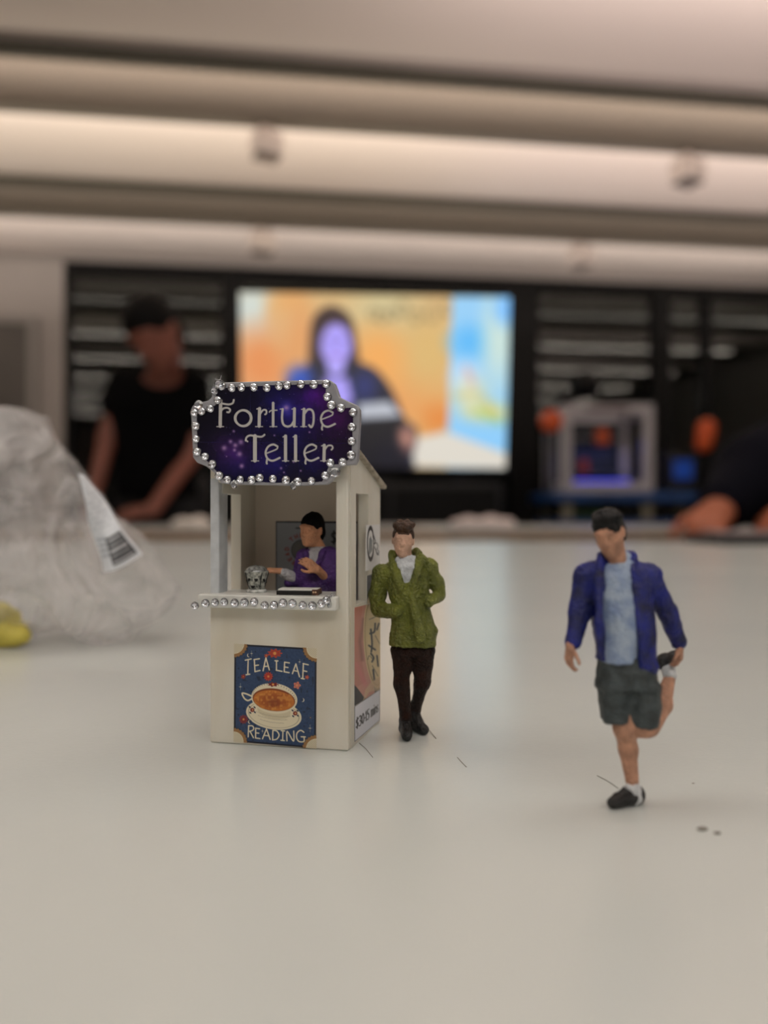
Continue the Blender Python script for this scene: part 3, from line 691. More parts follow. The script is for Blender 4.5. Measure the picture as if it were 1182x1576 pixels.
# tea poster on the front panel
c7 = lambda x, y: (340+x/4.546, 980+y/4.546)
pq = [(93,47),(672,80),(668,785),(88,735)]
def tea_art(a_, b_):
    P_ = [np.array(p, float) for p in pq]
    X = (P_[0][0]*(1-a_)+P_[1][0]*a_)*(1-b_)+(P_[3][0]*(1-a_)+P_[2][0]*a_)*b_
    Y = (P_[0][1]*(1-a_)+P_[1][1]*a_)*(1-b_)+(P_[3][1]*(1-a_)+P_[2][1]*a_)*b_
    a = Art(X, Y, (44, 66, 100), 2.2)
    g = np.stack([X.ravel(), Y.ravel(), X.ravel()*0], 1); n = vnoise(g, 1/9, 2).reshape(X.shape); n2 = vnoise(g, 1/20, 9).reshape(X.shape)
    a.C += (n*9)[..., None]; a.put(-(n2-.62)*20, (26, 36, 58), op=.7)
    # border
    e = np.minimum(np.minimum(a_, 1-a_)*580, np.minimum(b_, 1-b_)*690)
    a.put(e-14, (18, 20, 34)); a.put(e-2.5, (196, 190, 176))
    cr, re, ok = (222, 212, 184), (176, 66, 46), (150, 112, 70)
    for (cx, cy) in pq:
        r = np.hypot(X-cx, Y-cy); th = np.arctan2(Y-cy, X-cx); sc = 96+5*np.cos(th*26)
        a.put(r-sc, ok); a.put(np.abs(r-98)-2, (30, 26, 30), op=.6); a.put(r-72, cr); a.put(np.abs(np.sin(th*9)*np.sin(r/7.))-.25, (120, 112, 96), op=1*.5, soft=.4) if False else None
        a.put(np.where(r < 68, np.abs(((X+Y) % 14)-7)-2.2, 9), (110, 104, 92), op=.6)
    LT = lambda p, w=9: a.line(smooth_pts(p) if len(p) > 3 else p, w, cr)
    for p in ([(172,164),(214,155)],[(193,160),(190,262)],[(178,266),(204,262)],[(236,160),(241,244)],[(234,160),(272,154)],[(239,202),(266,198)],[(241,244),(276,236)],[(298,238),(318,148),(342,232)],[(306,208),(333,206)],
              [(392,168),(392,234)],[(382,168),(402,169)],[(390,234),(430,242)],[(449,178),(446,245)],[(449,178),(482,183)],[(447,211),(472,215)],[(446,245),(480,251)],[(503,258),(527,190),(552,280)],[(511,236),(543,243)],[(579,188),(574,292)],[(577,188),(612,196)],[(577,237),(602,243)],[(564,291),(584,295)],
              [(196,622),(193,700)],[(196,623),(222,624),(232,640),(222,656),(196,662)],[(206,662),(230,706)],[(246,640),(245,708)],[(246,640),(274,644)],[(246,672),(268,675)],[(245,708),(276,713)],[(294,714),(322,645),(348,718)],[(304,690),(338,693)],
              [(367,655),(365,722)],[(367,655),(394,660),(410,688),(394,716),(365,722)],[(437,658),(435,725)],[(425,657),(449,659)],[(423,724),(447,727)],[(465,728),(467,662),(510,730),(512,660)],[(582,668),(560,655),(536,672),(532,705),(548,732),(582,732),(583,700)],[(564,700),(592,701)]): LT(p)
    # saucer and cup
    a.ellipse(372, 545, 196, 104, cr, 9); a.ring(372, 545, 178, 90, 3, (150, 142, 120), 9, op=.7); a.ellipse(375, 520, 118, 56, (196, 184, 152), 9, op=.6)
    a.line(smooth_pts([(215,415),(180,400),(150,396),(165,430),(190,446),(215,436)]), 11, cr)
    a.ellipse(376, 432, 162, 106, cr, 8)
    for k in range(46):
        t = k/46*2*math.pi; cx, cy = 376+152*math.cos(t), 428+98*math.sin(t)+21*math.cos(t)
        if cy < 440: a.line([(cx, cy), (cx-6*math.cos(t), cy-7*math.sin(t))], 3.2, (60, 56, 52), op=.8)
    a.ellipse(373, 441, 149, 79, (128, 62, 26), 7); a.ellipse(373, 446, 143, 71, (190, 112, 44), 7)
    r = np.sqrt(((X-373)/143)**2+((Y-446)/71)**2); w = np.clip(1-r, 0, 1)
    a.put(np.where(r < 1, -w*30+8+n*6, 9), (150, 74, 28), op=.75, soft=12); a.put(np.where(r < .98, -np.abs(n2)*20+9, 9), (214, 150, 70), op=.6, soft=6)
    a.ellipse(375, 462, 42, 28, (120, 52, 22), op=.55, soft=14)
    for j, yy in enumerate((548, 570, 592)):          # fine script lines around the saucer
        for k in range(26-4*j):
            x = 250+14*j+k*9.4; y = yy+(x-372)*.10+((x-385)/140)**2*-22+10
            a.line([(x, y), (x+4, y-4+(k*7 % 5))], 2.2, (96, 92, 84), op=.75)
    for cx, cy in ((222, 512), (522, 536)):
        a.ellipse(cx, cy, 15, 15, (120, 40, 44)); a.ellipse(cx+2, cy, 6, 6, (200, 150, 90))
        for q in ((-18, -20), (16, -18), (-14, 20), (18, 16)): a.ellipse(cx+q[0], cy+q[1], 9, 5, (40, 50, 70), 40)
    def flower(cx, cy, r, col, c2=(214, 150, 80), n_=6, sy=1.0):
        th = np.arctan2((Y-cy)/sy, X-cx); rr = np.hypot(X-cx, (Y-cy)/sy); a.put(rr-r*(.84+.16*np.cos(th*n_)), col); a.put(np.abs(rr-r*.5)-1.5, tuple(v*.6 for v in col), op=.7); a.ellipse(cx, cy, r*.2, r*.2, c2)
    flower(380, 116, 54, re, sy=.62, n_=9); flower(335, 278, 34, (184, 60, 40), n_=12); flower(368, 334, 40, (120, 30, 28), sy=.42, n_=7); flower(535, 340, 27, (206, 124, 104), n_=5); flower(604, 283, 15, (200, 90, 70), n_=5)
    flower(158, 279, 17, (160, 56, 44), n_=5); flower(160, 578, 34, (128, 48, 52), n_=11); flower(320, 133, 14, (190, 84, 60), n_=5); flower(628, 566, 12, (60, 76, 104), n_=5)
    for cx, cy, l in ((217,117,20),(553,176,18),(138,350,24),(625,640,26),(294,660,14)):
        a.line([(cx,cy-l),(cx,cy+l)], [1.5, 1.5], cr); a.line([(cx-l*.45,cy),(cx+l*.45,cy)], 2, cr); a.ellipse(cx, cy, 3.5, 3.5, cr)
    for cx, cy, q in ((574,443,1),(203,596,-1),(196,130,-1)):
        a.ellipse(cx, cy, 11, 13, cr); a.ellipse(cx-5*q, cy-2, 10, 12, (40, 54, 86))
    return a.C
pc = [on_front(*c7(x, y), -.00006) for x, y in pq]
MB().hexa([(pc[3][0], 0.0001, pc[3][1]), (pc[2][0], 0.0001, pc[2][1]), (pc[2][0], -.00005, pc[2][1]), (pc[3][0], -.00005, pc[3][1]), (pc[0][0], 0.0001, pc[0][1]), (pc[1][0], 0.0001, pc[1][1]), (pc[1][0], -.00005, pc[1][1]), (pc[0][0], -.00005, pc[0][1])]).build('poster_backing', mat('paper', (230, 228, 222), .6), booth)
o = print_sheet('tea_poster', [(p[0], -.00007, p[1]) for p in pc], 300, 360, tea_art, attr_mat('matt_print', .42), booth); o['label'] = 'blue TEA LEAF READING poster with an orange teacup'

# back wall poster inside the booth
c3 = lambda x, y: (340+x/5.91, 730+y/5.91); i3 = lambda X, Y: ((X-340)*5.91, (Y-730)*5.91)
def back_art(X, Y):
    a = Art(X, Y, (150, 154, 160), 3)
    e = np.minimum(X-498, Y-(428+(X-500)*.012)); a.put(e-9, (14, 14, 30))
    rd, dk = (150, 66, 62), (50, 50, 54)
    cx, cy = 735, 690
    a.ellipse(cx, cy, 92, 92, (112, 110, 108)); a.ring(cx, cy, 92, 92, 7, dk); a.ring(cx, cy, 70, 70, 3, dk, op=.5); a.ellipse(760, 730, 36, 42, (70, 70, 72), op=.5); a.line([(740,600),(790,680),(742,760)], 5, dk, op=.7)
    st = 'READ THE CARDS'
    for k, ch in enumerate(st):
        th = math.radians(-238+k*21.0); 
        for stroke in FONT[ch]:
            pts = []
            for (sx, sy) in stroke:
                r = 152-34*sy; q = th+(sx-.5)*.17; pts.append((cx+r*math.cos(q), cy+r*math.sin(q)))
            a.line(pts, 8.5, rd)
    a.line([(682,490),(745,488)], 10, dk)
    text(a, '$', 1006, 520, 110, 60, 13, (24, 24, 28)); text(a, '30', 1070, 520, 110, 60, 13, (24, 24, 28))
    a.line([(590,882),(680,878)], 6, dk); a.line([(700,900),(1150,896)], 4, dk)
    return a.C
vb = DEP-T-.00005
mk_front_print('cards_poster', (499, 428, 1240, 1120), c3, i3, vb, 190, 180, back_art, attr_mat('matt_print'), booth)
MB().box((on_front(*c3(499, 428), vb)[0], vb+.00002, on_front(*c3(499, 1120), vb)[1]), (on_front(*c3(1240, 428), vb)[0], DEP-T+.0001, on_front(*c3(499, 428), vb)[1])).build('poster_backing', mat('paper', (230, 228, 222), .6), booth)

# side posters
c9 = lambda x, y: (530+x/3.2159, 680+y/3.2159)
def side_print(name, quad, nu, nv, art, m, off=.00008, label=None):
    pts = [on_side(*c9(x, y), off) for x, y in quad]
    o = print_sheet(name, [side_pt(s, z, off) for s, z in pts], nu, nv, art, m, booth)
    bp = []
    for of in (0.0, off*.7):
        bp += []
    q = [pts[3], pts[2], pts[1], pts[0]]
    MB().hexa([side_pt(*q[0], -.00005), side_pt(*q[1], -.00005), side_pt(*q[1], off*.8), side_pt(*q[0], off*.8), side_pt(*q[3], -.00005), side_pt(*q[2], -.00005), side_pt(*q[2], off*.8), side_pt(*q[3], off*.8)]).build('poster_backing', mat('paper', (230, 228, 222), .6), booth)
    if label: o['label'] = label
    return o
def quadXY(quad, a_, b_):
    P_ = [np.array(p, float) for p in quad]
    X = (P_[0][0]*(1-a_)+P_[1][0]*a_)*(1-b_)+(P_[3][0]*(1-a_)+P_[2][0]*a_)*b_
    Y = (P_[0][1]*(1-a_)+P_[1][1]*a_)*(1-b_)+(P_[3][1]*(1-a_)+P_[2][1]*a_)*b_
    return X, Y
qp1 = [(50,822),(112,760),(180,700),(180,1225)]
qA = [(50, 820), (178, 790), (178, 1223), (50, 1308)]
def palm_art(a_, b_):
    X, Y = quadXY(qA, a_, b_)
    a = Art(X, Y, (38, 36, 42), 2)
    a.poly([(40,800),(120,790),(122,900),(118,1000),(125,1120),(150,1250),(120,1290),(90,1260),(60,1215),(40,1190)], (196, 140, 124))
    a.poly([(40,800),(88,800),(74,960),(78,1010),(86,1100),(104,1190),(60,1215),(40,1190)], (188, 126, 110)); a.line([(92,880),(76,990),(86,1080)], 14, (120, 76, 66), op=.6, soft=14); a.line([(60,1100),(100,1200)], 20, (206, 120, 122), op=.6, soft=16)
    a.ellipse(150, 990, 58, 232, (208, 186, 138), -3); a.ring(150, 990, 50, 215, 3, (150, 122, 80), -3); a.ellipse(152, 985, 40, 190, (218, 198, 150), -3)
    for p in ([(128,930),(134,1000),(130,1040)],[(128,1050),(142,1070),(134,1090)],[(160,1060),(166,1110)],[(124,950),(146,940),(150,900)],[(140,1130),(146,1180)],[(160,930),(170,900)],[(118,1010),(150,1030)]): a.line(smooth_pts(p), 9, (30, 36, 46))
    for p in ([(112,1080),(120,1060),(138,1078)],[(135,1110),(165,1160)],[(150,960),(175,1000)],[(120,880),(170,860)]): a.line(smooth_pts(p), 3, (60, 54, 46))
    a.poly([(40,1205),(88,1290),(92,1320),(40,1330)], (34, 30, 36)); a.poly([(88,1290),(120,1240),(180,1230),(180,1160),(130,1190),(100,1230)], (206, 178, 140), op=.8)
    return a.C
side_print('palm_poster', qA, 64, 150, palm_art, attr_mat('matt_print'), label='poster of a hand holding a pale cup of tea leaves')
qA2 = [(112, 662), (178, 644), (178, 789), (112, 803)]
def top_art(a_, b_):
    X, Y = quadXY(qA2, a_, b_); a = Art(X, Y, (64, 66, 74), 2); a.poly([(112, 700), (140, 690), (120, 810), (100, 810)], (40, 42, 50)); a.ellipse(160, 830, 50, 120, (208, 186, 138)); return a.C
side_print('poster_top', qA2, 30, 50, top_art, attr_mat('matt_print'))
qB = [(50,1310),(177,1224),(177,1377),(50,1486)]
def price_art(a_, b_):
    a = Art(a_*127, b_*165, (226, 228, 236), 1.6); e = np.minimum(np.minimum(a_, 1-a_)*127, np.minimum(b_, 1-b_)*165)
    a.put(e-2.2, (20, 20, 26))
    text(a, '$30', 8, 62, 48, 13, 4.6, (28, 28, 34)); a.line([(45, 91), (50, 91)], 4.4, (28, 28, 34)); text(a, '1', 52, 62, 48, 11, 4.4, (28, 28, 34)); text(a, '5', 60, 62, 48, 12, 4.4, (28, 28, 34)); text(a, 'mins', 79, 60, 50, 9.6, 4.0, (28, 28, 34))
    return a.C
side_print('price_label', qB, 120, 150, price_art, attr_mat('matt_print'), label='white label reading $30 -15 mins')
qC = [(110,412),(176,408),(176,622),(106,640)]
def tap_art(a_, b_):
    X, Y = quadXY(qC, a_, b_); a = Art(X, Y, (222, 222, 222), 1.4); k = (24, 24, 26)
    a.ring(129, 504, 15, 78, 4.0, k)
    for j in range(6): a.line([(121+j*3, 560-j*4),(124+j*2.4, 468+abs(j-2)*6)], 1.6, (70, 80, 84))
    for p in ([(143,462),(152,490),(148,505),(158,500),(166,516),(162,530),(170,545),(164,560),(158,548),(154,530),(146,520)],[(152,530),(158,545)],[(146,480),(140,470),(143,462)],[(160,548),(170,560)]): a.line(smooth_pts(p), 3.0, k)
    return a.C
side_print('card_payment_sign', qC, 60, 150, tap_art, attr_mat('matt_print'), off=.0001, label='white card sign with a hand tapping an oval')

# ---- things on the counter
bp = on_front(395, 910, .0030)
bucket = empty('skull_cup', tuple(np.array(booth.location)+np.array([bp[0]*ca+.0030*sa, -bp[0]*sa+.0030*ca, zsh])), -ANG)
tag(bucket, 'tiny clear cup with black skull-like spots on the booth counter', 'cup')
s_ = .15/1150
M_clear = mat('clear_resin', (188, 190, 186), .12, .2, 900, spec=.8, coat=.6)
MB().lathe([(0, 0), (16*s_, 0), (16*s_, 3*s_), (14*s_, 5*s_), (0, 5*s_)], 28).build('base_disc', M_clear, bucket, smooth=True)
MB().lathe([(11*s_, 5*s_), (12.5*s_, 6*s_), (14*s_, 14*s_), (16.5*s_, 24*s_), (18.5*s_, 31*s_), (19*s_, 33*s_), (17.5*s_, 33*s_), (14*s_, 25*s_), (11*s_, 8*s_), (0, 7*s_)], 32).build('cup_body', mat('spotted_resin', (176, 178, 168), .2, c2=(70, 72, 70), vscale=1500, coat=.5), bucket, smooth=True)
MB().lathe([(17.5*s_, 31*s_), (16*s_, 36*s_), (12*s_, 39.5*s_), (6*s_, 41.5*s_), (0, 42*s_)], 28).build('dome', mat('smoky_dome', (118, 120, 118), .15, .3, 1200, coat=.6), bucket, smooth=True)
M_ink = mat('black_ink', (14, 15, 16), .35)
def spot(th, z, rx, rz_, rr):
    th = math.radians(th); M_ = Matrix.Rotation(th, 4, 'Z') @ Matrix.Translation((0, -rr, z)) @ Matrix.Rotation(math.radians(-14), 4, 'X')
    MB().lathe([(1, 0), (.9, .12), (.5, .22), (0, .25)], 14, M_ @ Matrix.Rotation(math.pi/2, 4, 'X') @ Matrix.Diagonal((rx, rz_, s_*2.2, 1))).build('spot', M_ink, bucket, smooth=True)
spot(-26, 22*s_, 2.9*s_, 4.6*s_, 15.6*s_); spot(18, 22*s_, 3.0*s_, 4.6*s_, 15.6*s_); spot(-4, 11*s_, 3.6*s_, 4*s_, 13.0*s_); spot(66, 21*s_, 2.6*s_, 5*s_, 15.4*s_); spot(-80, 20*s_, 2.4*s_, 5*s_, 15.2*s_); spot(120, 18*s_, 3*s_, 5*s_, 14.6*s_)
bd = MB()
for t0 in (-52, 40, 92): 
    a0 = math.radians(t0)
    prev = None
    for zz, rr in ((8, 12.6), (16, 14.8), (24, 16.8), (31, 18.9)):
        p = (rr*s_*math.sin(a0+.004*zz), -rr*s_*math.cos(a0+.004*zz), zz*s_)
        if prev: bd.tube(prev, p, .8*s_, .8*s_, 6)
        prev = p
bd.build('black_line', M_ink, bucket)
bk0 = on_front(428, 917, .0005); 
book = empty('book', tuple(np.array(booth.location)+np.array([(bk0[0]+.0002)*ca-.0012*sa, -(bk0[0]+.0002)*sa-.0012*ca, zsh])), -ANG+math.radians(4))
tag(book, 'tiny black book with white page top lying on the counter', 'book')
bl = 66*.1432/1150
MB().box((0, 0, 0), (bl, .0038, .00085)).build('cover', mat('black_cover', (16, 14, 14), .4), book, .0001)
MB().box((.0003, .0002, .00085), (bl*.985, .0037, .00118)).build('page_block', mat('page_white', (228, 228, 222), .5), book, .00005)
MB().box((bl-.0011, -.00006, .00002), (bl+.0001, .0037, .00112)).build('end_cap', mat('brown_end', (92, 58, 42), .5, .2, 900), book, .00005)
for q in (.00035, .0008): MB().lathe([(.0002, 0), (.00015, .00006), (0, .00008)], 10, Matrix.Translation((bl-.0011+q-.00005, -.00006, .0006)) @ Matrix.Rotation(math.pi/2, 4, 'X')).build('cream_dot', mat('cream', (190, 160, 130), .5), book, smooth=True)

# ================================================================== FIGURINES
def paint(n, c, var=.12, sc=16, **k): return mat(n, c, k.pop('rough', .5), var, sc, bump=k.pop('bump', .35), bscale=k.pop('bscale', 60), **k)
M_skinA = paint('painted_skin', (214, 172, 148), .10, 9)
M_skinB = paint('painted_skin_tan', (186, 138, 112), .12, 14)
M_skinC = paint('painted_skin_warm', (206, 148, 112), .08, 12)

# --- man in the olive green jacket
DG = F*EYE/(1131-HZ); SG = 195*DG/F
gm = empty('person_figurine', ((636-CX)/F*DG, DG, TABLE), 0, SG)
tag(gm, 'small painted man in an olive green jacket and dark brown trousers beside the booth', 'figurine')
def unproj(px, py, y, root, D0, S):
    D = D0+y*S; return (((px-CX)/F*D-root.location.x)/S, y, (EYE-(py-HZ)/F*D)/S)
def G(cx, cy, y=0.0): return unproj(550+cx/4.15, 780+cy/4.15, y, gm, DG, SG)
Rg = rot(-4, 4, 3)
hc = G(292, 222, -.01)
M_green = paint('olive_jacket', (92, 98, 36), .3, 9, bump=.5, bscale=45, c2=(122, 128, 52), rough=.4)
prims = head_prims(hc, Rg, 1.02, G(312, 350, .01))
prims += [loft([(-.04, .0, G(0,870)[2], .13, .10), (-.03, 0, G(0,640)[2], .11, .085), (-.06, 0, G(0,450)[2], .14, .09), (-.06, 0, G(0,370)[2], .12, .07)], .04),
          cap(G(155,430,.01), G(135,640,.02), .040, .032), cap(G(135,640,.02), G(225,672,-.10), .030, .026), cap(G(465,390,.01), G(515,545,.03), .040, .032), cap(G(515,545,.03), G(455,612,-.08), .030, .026),
          cap(G(290,930), G(288,1130,-.02), .07, .045), cap(G(288,1130,-.02), G(308,1340,0), .045, .032), cap(G(425,930), G(408,1135,.02), .07, .045), cap(G(408,1135,.02), G(368,1310,.14), .045, .032)]
prims += hand_prims(G(232,676,-.105), (.9, .1, -.2), (0, -1, 0), 1, 30, .9) + hand_prims(G(455,614,-.085), (-.9, .1, -.2), (0, -1, 0), -1, 30, .9)
body('body', prims, M_skinA, gm, .0075)
body('hair', hair_prims(hc, Rg, 1.0) + [ell(np.array(hc)+Rg@np.array([x, y, z]), (.03, .035, .03), None, .012) for x, y, z in ((-.05,-.045,.13),(0,-.06,.135),(.05,-.04,.13),(.02,-.01,.15),(-.03,0,.15),(.06,.02,.13),(-.065,.02,.12),(-.02,-.07,.115),(.03,-.075,.115))], paint('brown_hair', (74, 46, 24), .35, 26, c2=(44, 26, 14)), gm, .006, [(.006, 45, 3)])
body('scarf_shirt', [cap(G(308,350,.0), G(312,410,-.03), .070, .078, .03), cap(G(262,345,-.045), G(352,345,-.05), .024, .024, .03), cap(G(266,366,-.06), G(358,366,-.07), .024, .024, .02), cap(G(280,385,-.08), G(345,395,-.085), .03, .03, .02),
     loft([(G(322,0)[0], -.02, G(0,620)[2], .03, .09), (G(318,0)[0], -.03, G(0,520)[2], .055, .09), (G(310,0)[0], -.03, G(0,420)[2], .085, .095), (G(305,0)[0], .0, G(0,345)[2], .08, .075)], .02), cap(G(362,330,-.04), G(372,410,-.07), .025, .02, .02)],
     paint('pale_grey_scarf', (196, 200, 204), .08, 18), gm, .006, [(.008, 26, 1), (.004, 60, 2)])
jk = [loft([(G(352,0)[0], .0, G(0,884)[2], .186, .135), (G(358,0)[0], .0, G(0,780)[2], .180, .135), (G(350,0)[0], 0, G(0,690)[2], .160, .125), (G(340,0)[0], 0, G(0,610)[2], .150, .12), (G(325,0)[0], 0, G(0,500)[2], .165, .125), (G(308,0)[0], .01, G(0,420)[2], .180, .115), (G(305,0)[0], .015, G(0,360)[2], .135, .09)], .05, p=2.5),
      ell(G(160,425,.01), (.068, .072, .07), None, .04), ell(G(455,385,.01), (.068, .072, .07), None, .04),
      cap(G(152,430,.005), G(126,560,.02), .062, .058, .04), cap(G(126,560,.02), G(128,650,.01), .058, .056, .03), cap(G(128,656,.01), G(248,668,-.11), .057, .044, .022),
      cap(G(465,395,.005), G(508,490,.03), .062, .054, .04), cap(G(508,490,.03), G(525,560,.03), .054, .050, .03), cap(G(522,566,.03), G(460,612,-.10), .052, .042, .022),
      # raised collar and lapels
      cap(G(222,300,.02), G(232,372,-.05), .026, .034, .02), cap(G(232,372,-.06), G(262,470,-.115), .032, .03, .02), cap(G(262,470,-.115), G(318,600,-.125), .03, .018, .02),
      cap(G(372,272,.015), G(420,345,-.04), .02, .04, .02), cap(G(400,330,-.05), G(378,420,-.11), .036, .04, .02), cap(G(378,420,-.11), G(345,560,-.13), .038, .022, .02), cap(G(250,330,.07), G(370,300,.07), .035, .035, .03),
      # placket
      cap(G(345,570,-.13), G(375,700,-.150), .024, .036, .012), cap(G(375,700,-.150), G(402,840,-.150), .036, .042, .012), cap(G(480,800,-.02), G(500,790,-.02), .04, .025, .04),
      ell(G(305,300,-.06), (.088, .09, .07), None, .012, True), cap(G(306,330,-.14), G(318,560,-.17), .082, .03, .01, True),
      cap(G(322,600,-.15), G(330,740,-.165), .006, .008, .006, True), cap(G(330,740,-.165), G(352,870,-.17), .008, .008, .006, True), cap(G(250,505,-.14), G(300,585,-.145), .006, .005, .006, True),
      cap(G(235,712,-.15), G(272,700,-.16), .011, .011, .006, True), cap(G(455,650,-.135), G(480,660,-.13), .012, .012, .006, True)]
jacket = body('jacket', jk, M_green, gm, .0062, [(.012, 11, 5), (.008, 26, 6), (.004, 60, 7)])
body('trousers', [ell(G(352,905,0), (.165, .115, .08), None, .04), cap(G(290,925), G(284,1130,-.02), .088, .061, .03), cap(G(284,1130,-.02), G(306,1335,0), .060, .047, .03), cap(G(425,925), G(410,1130,.02), .094, .063, .03), cap(G(410,1130,.02), G(368,1300,.13), .060, .043, .03), cap(G(306,1340,0), G(308,1368,0), .052, .050, .02), cap(G(368,1295,.13), G(368,1318,.13), .047, .045, .02), cap(G(262,1100,-.05), G(310,1110,-.06), .02, .02, .02)],
     paint('dark_brown_trousers', (25, 13, 9), .3, 12, c2=(50, 25, 14), bump=.6, spec=.3), gm, .0068, [(.008, 16, 3), (.004, 40, 4), (.002, 80, 9)])
M_bshoe = paint('black_boot', (12, 12, 13), .4, 20, rough=.22)
body('shoe', [cap((G(306,0)[0], .03, .055), (G(306,0)[0], .01, .16), .05, .045), cap((G(308,0)[0], .03, .045), (G(312,0)[0], -.16, .04), .046, .042, .03), cap((G(314,0)[0], -.10, .07), (G(308,0)[0], 0, .11), .035, .045, .03)], M_bshoe, gm, .007, [(.004, 40, 1)], 0.0)
body('shoe', [cap((G(368,0)[0], .15, .055), (G(368,0)[0], .13, .17), .048, .043), cap((G(372,0)[0], .15, .045), (G(425,0)[0], -.0, .038), .045, .040, .03), cap((G(405,0)[0], .04, .06), (G(375,0)[0], .11, .12), .035, .043, .03)], M_bshoe, gm, .007, [(.004, 40, 2)], 0.0)

# --- man stretching his leg in the blue jacket
DR = F*EYE/(1238-HZ); SR = 265*DR/F
rn = empty('person_figurine', ((959-CX)/F*DR, DR, TABLE), 0, SR)
tag(rn, 'small painted man in a blue jacket and shorts balancing on one leg', 'figurine')
def Rr(cx, cy, y=0.0): return unproj(840+cx/3.03, 760+cy/3.03, y, rn, DR, SR)
Rh = rot(-34, 24, -4)
hc = Rr(296, 190, -.045)
pr = head_prims(hc, Rh, 1.0, Rr(332, 330, .01), .058)
pr += [loft([(.01, 0, Rr(0,850)[2], .13, .10), (.0, 0, Rr(0,650)[2], .115, .085), (-.01, 0, Rr(0,450)[2], .14, .09), (-.02, 0, Rr(0,360)[2], .13, .07)], .04),
       cap(Rr(188,380,.0), Rr(152,550,.01), .045, .038), cap(Rr(152,550,.01), Rr(112,705,-.04), .036, .026), cap(Rr(492,380,.01), Rr(572,560,.06), .045, .038), cap(Rr(572,560,.06), Rr(624,700,.13), .036, .026),
       # standing leg
       cap(Rr(330,880), Rr(368,1090,-.02), .085, .064, .03), cap(Rr(368,1090,-.02), Rr(384,1190,.015), .060, .053, .03), cap(Rr(384,1190,.015), Rr(406,1370,0), .052, .034, .03), ell(Rr(362,1105,-.045), (.04, .03, .05), None, .03),
       # raised leg
       cap(Rr(455,880), Rr(452,1080,-.03), .085, .062, .03), ell(Rr(462,1096,-.03), (.066, .055, .05), None, .03), cap(Rr(488,1085,.0), Rr(545,985,.09), .055, .054, .03), cap(Rr(545,985,.09), Rr(580,845,.17), .050, .033, .03)]
pr += hand_prims(Rr(112,705,-.04), (-.10, -.12, -1), (-.9, -.3, 0), -1, 24, .98)
pr += hand_prims(Rr(628,700,.13), (.0, -.05, -1), (.9, -.5, 0), 1, 36, 1.0)
body('body', pr, M_skinB, rn, .0062, [(.002, 40, 3)])
body('hair', hair_prims(hc, Rh, 1.03) + [ell(np.array(hc)+Rh@np.array([x, y, z]), (.04, .045, .03), None, .015) for x, y, z in ((-.03,-.03,.11),(.02,-.03,.115),(.05,-.0,.11),(-.01,.02,.125),(-.045,.03,.11))], paint('black_hair', (8, 8, 10), .3, 20, rough=.45, spec=.3), rn, .0065, [(.009, 28, 3), (.004, 70, 4)])
sh_ = [loft([(Rr(336,0)[0], -.005, Rr(0,778)[2], .108, .128), (Rr(334,0)[0], -.01, Rr(0,640)[2], .112, .125), (Rr(318,0)[0], -.01, Rr(0,480)[2], .135, .12), (Rr(322,0)[0], -.005, Rr(0,380)[2], .13, .105), (Rr(335,0)[0], .005, Rr(0,318)[2], .085, .08)], .03, p=2.2), cap(Rr(372,285,.0), Rr(392,335,-.03), .026, .03, .03), ell(Rr(312,275,-.06), (.07, .09, .06), None, .015, True)]
body('t_shirt', sh_, paint('pale_blue_shirt', (168, 184, 204), .06, 12, c2=(128, 148, 186)), rn, .0065, [(.007, 14, 4), (.003, 50, 6)])
M_blue = paint('royal_blue_jacket', (8, 27, 128), .3, 10, c2=(4, 12, 62), rough=.4)
jb = [loft([(Rr(462,0)[0], 0, Rr(0,824)[2], .06, .10), (Rr(440,0)[0], 0, Rr(0,800)[2], .10, .125), (Rr(375,0)[0], .01, Rr(0,772)[2], .175, .135), (Rr(372,0)[0], .01, Rr(0,640)[2], .180, .140), (Rr(360,0)[0], .01, Rr(0,520)[2], .175, .135), (Rr(345,0)[0], .01, Rr(0,420)[2], .190, .125), (Rr(342,0)[0], .015, Rr(0,350)[2], .165, .1), (Rr(342,0)[0], .03, Rr(0,300)[2], .10, .07)], .04, p=2.4),
      ell(Rr(195,378,.0), (.07, .075, .072), None, .04), ell(Rr(482,378,.0), (.07, .075, .072), None, .04),
      cap(Rr(188,385,0), Rr(157,550,.01), .062, .056, .03), cap(Rr(157,550,.01), Rr(122,690,-.03), .056, .046, .03),
      cap(Rr(492,385,.0), Rr(566,560,.06), .062, .056, .03), cap(Rr(566,560,.06), Rr(618,690,.12), .056, .048, .03),
      cap(Rr(262,285,-.02), Rr(248,400,-.11), .022, .022, .02), cap(Rr(248,400,-.12), Rr(250,600,-.135), .018, .016, .02), cap(Rr(250,600,-.135), Rr(256,760,-.125), .016, .014, .02),
      cap(Rr(408,298,-.0), Rr(385,380,-.10), .030, .024, .02), cap(Rr(385,380,-.12), Rr(400,600,-.14), .022, .02, .02), cap(Rr(400,600,-.14), Rr(440,800,-.13), .02, .02, .02), cap(Rr(300,285,.06), Rr(400,285,.05), .03, .03, .03),
      loft([(Rr(330,0)[0], -.25, Rr(0,860)[2], .088, .20), (Rr(328,0)[0], -.25, Rr(0,700)[2], .088, .20), (Rr(320,0)[0], -.25, Rr(0,560)[2], .082, .20), (Rr(312,0)[0], -.25, Rr(0,420)[2], .072, .19), (Rr(315,0)[0], -.24, Rr(0,300)[2], .075, .21)], .01, True, 8), ell(Rr(322,262,-.06), (.075, .10, .07), None, .01, True),
      ell(Rr(203,800,.0), (.01, .01, .01), None, .01)]
body('jacket', jb[:-1], M_blue, rn, .0065, [(.009, 10, 5), (.005, 26, 6), (.003, 70, 8)])
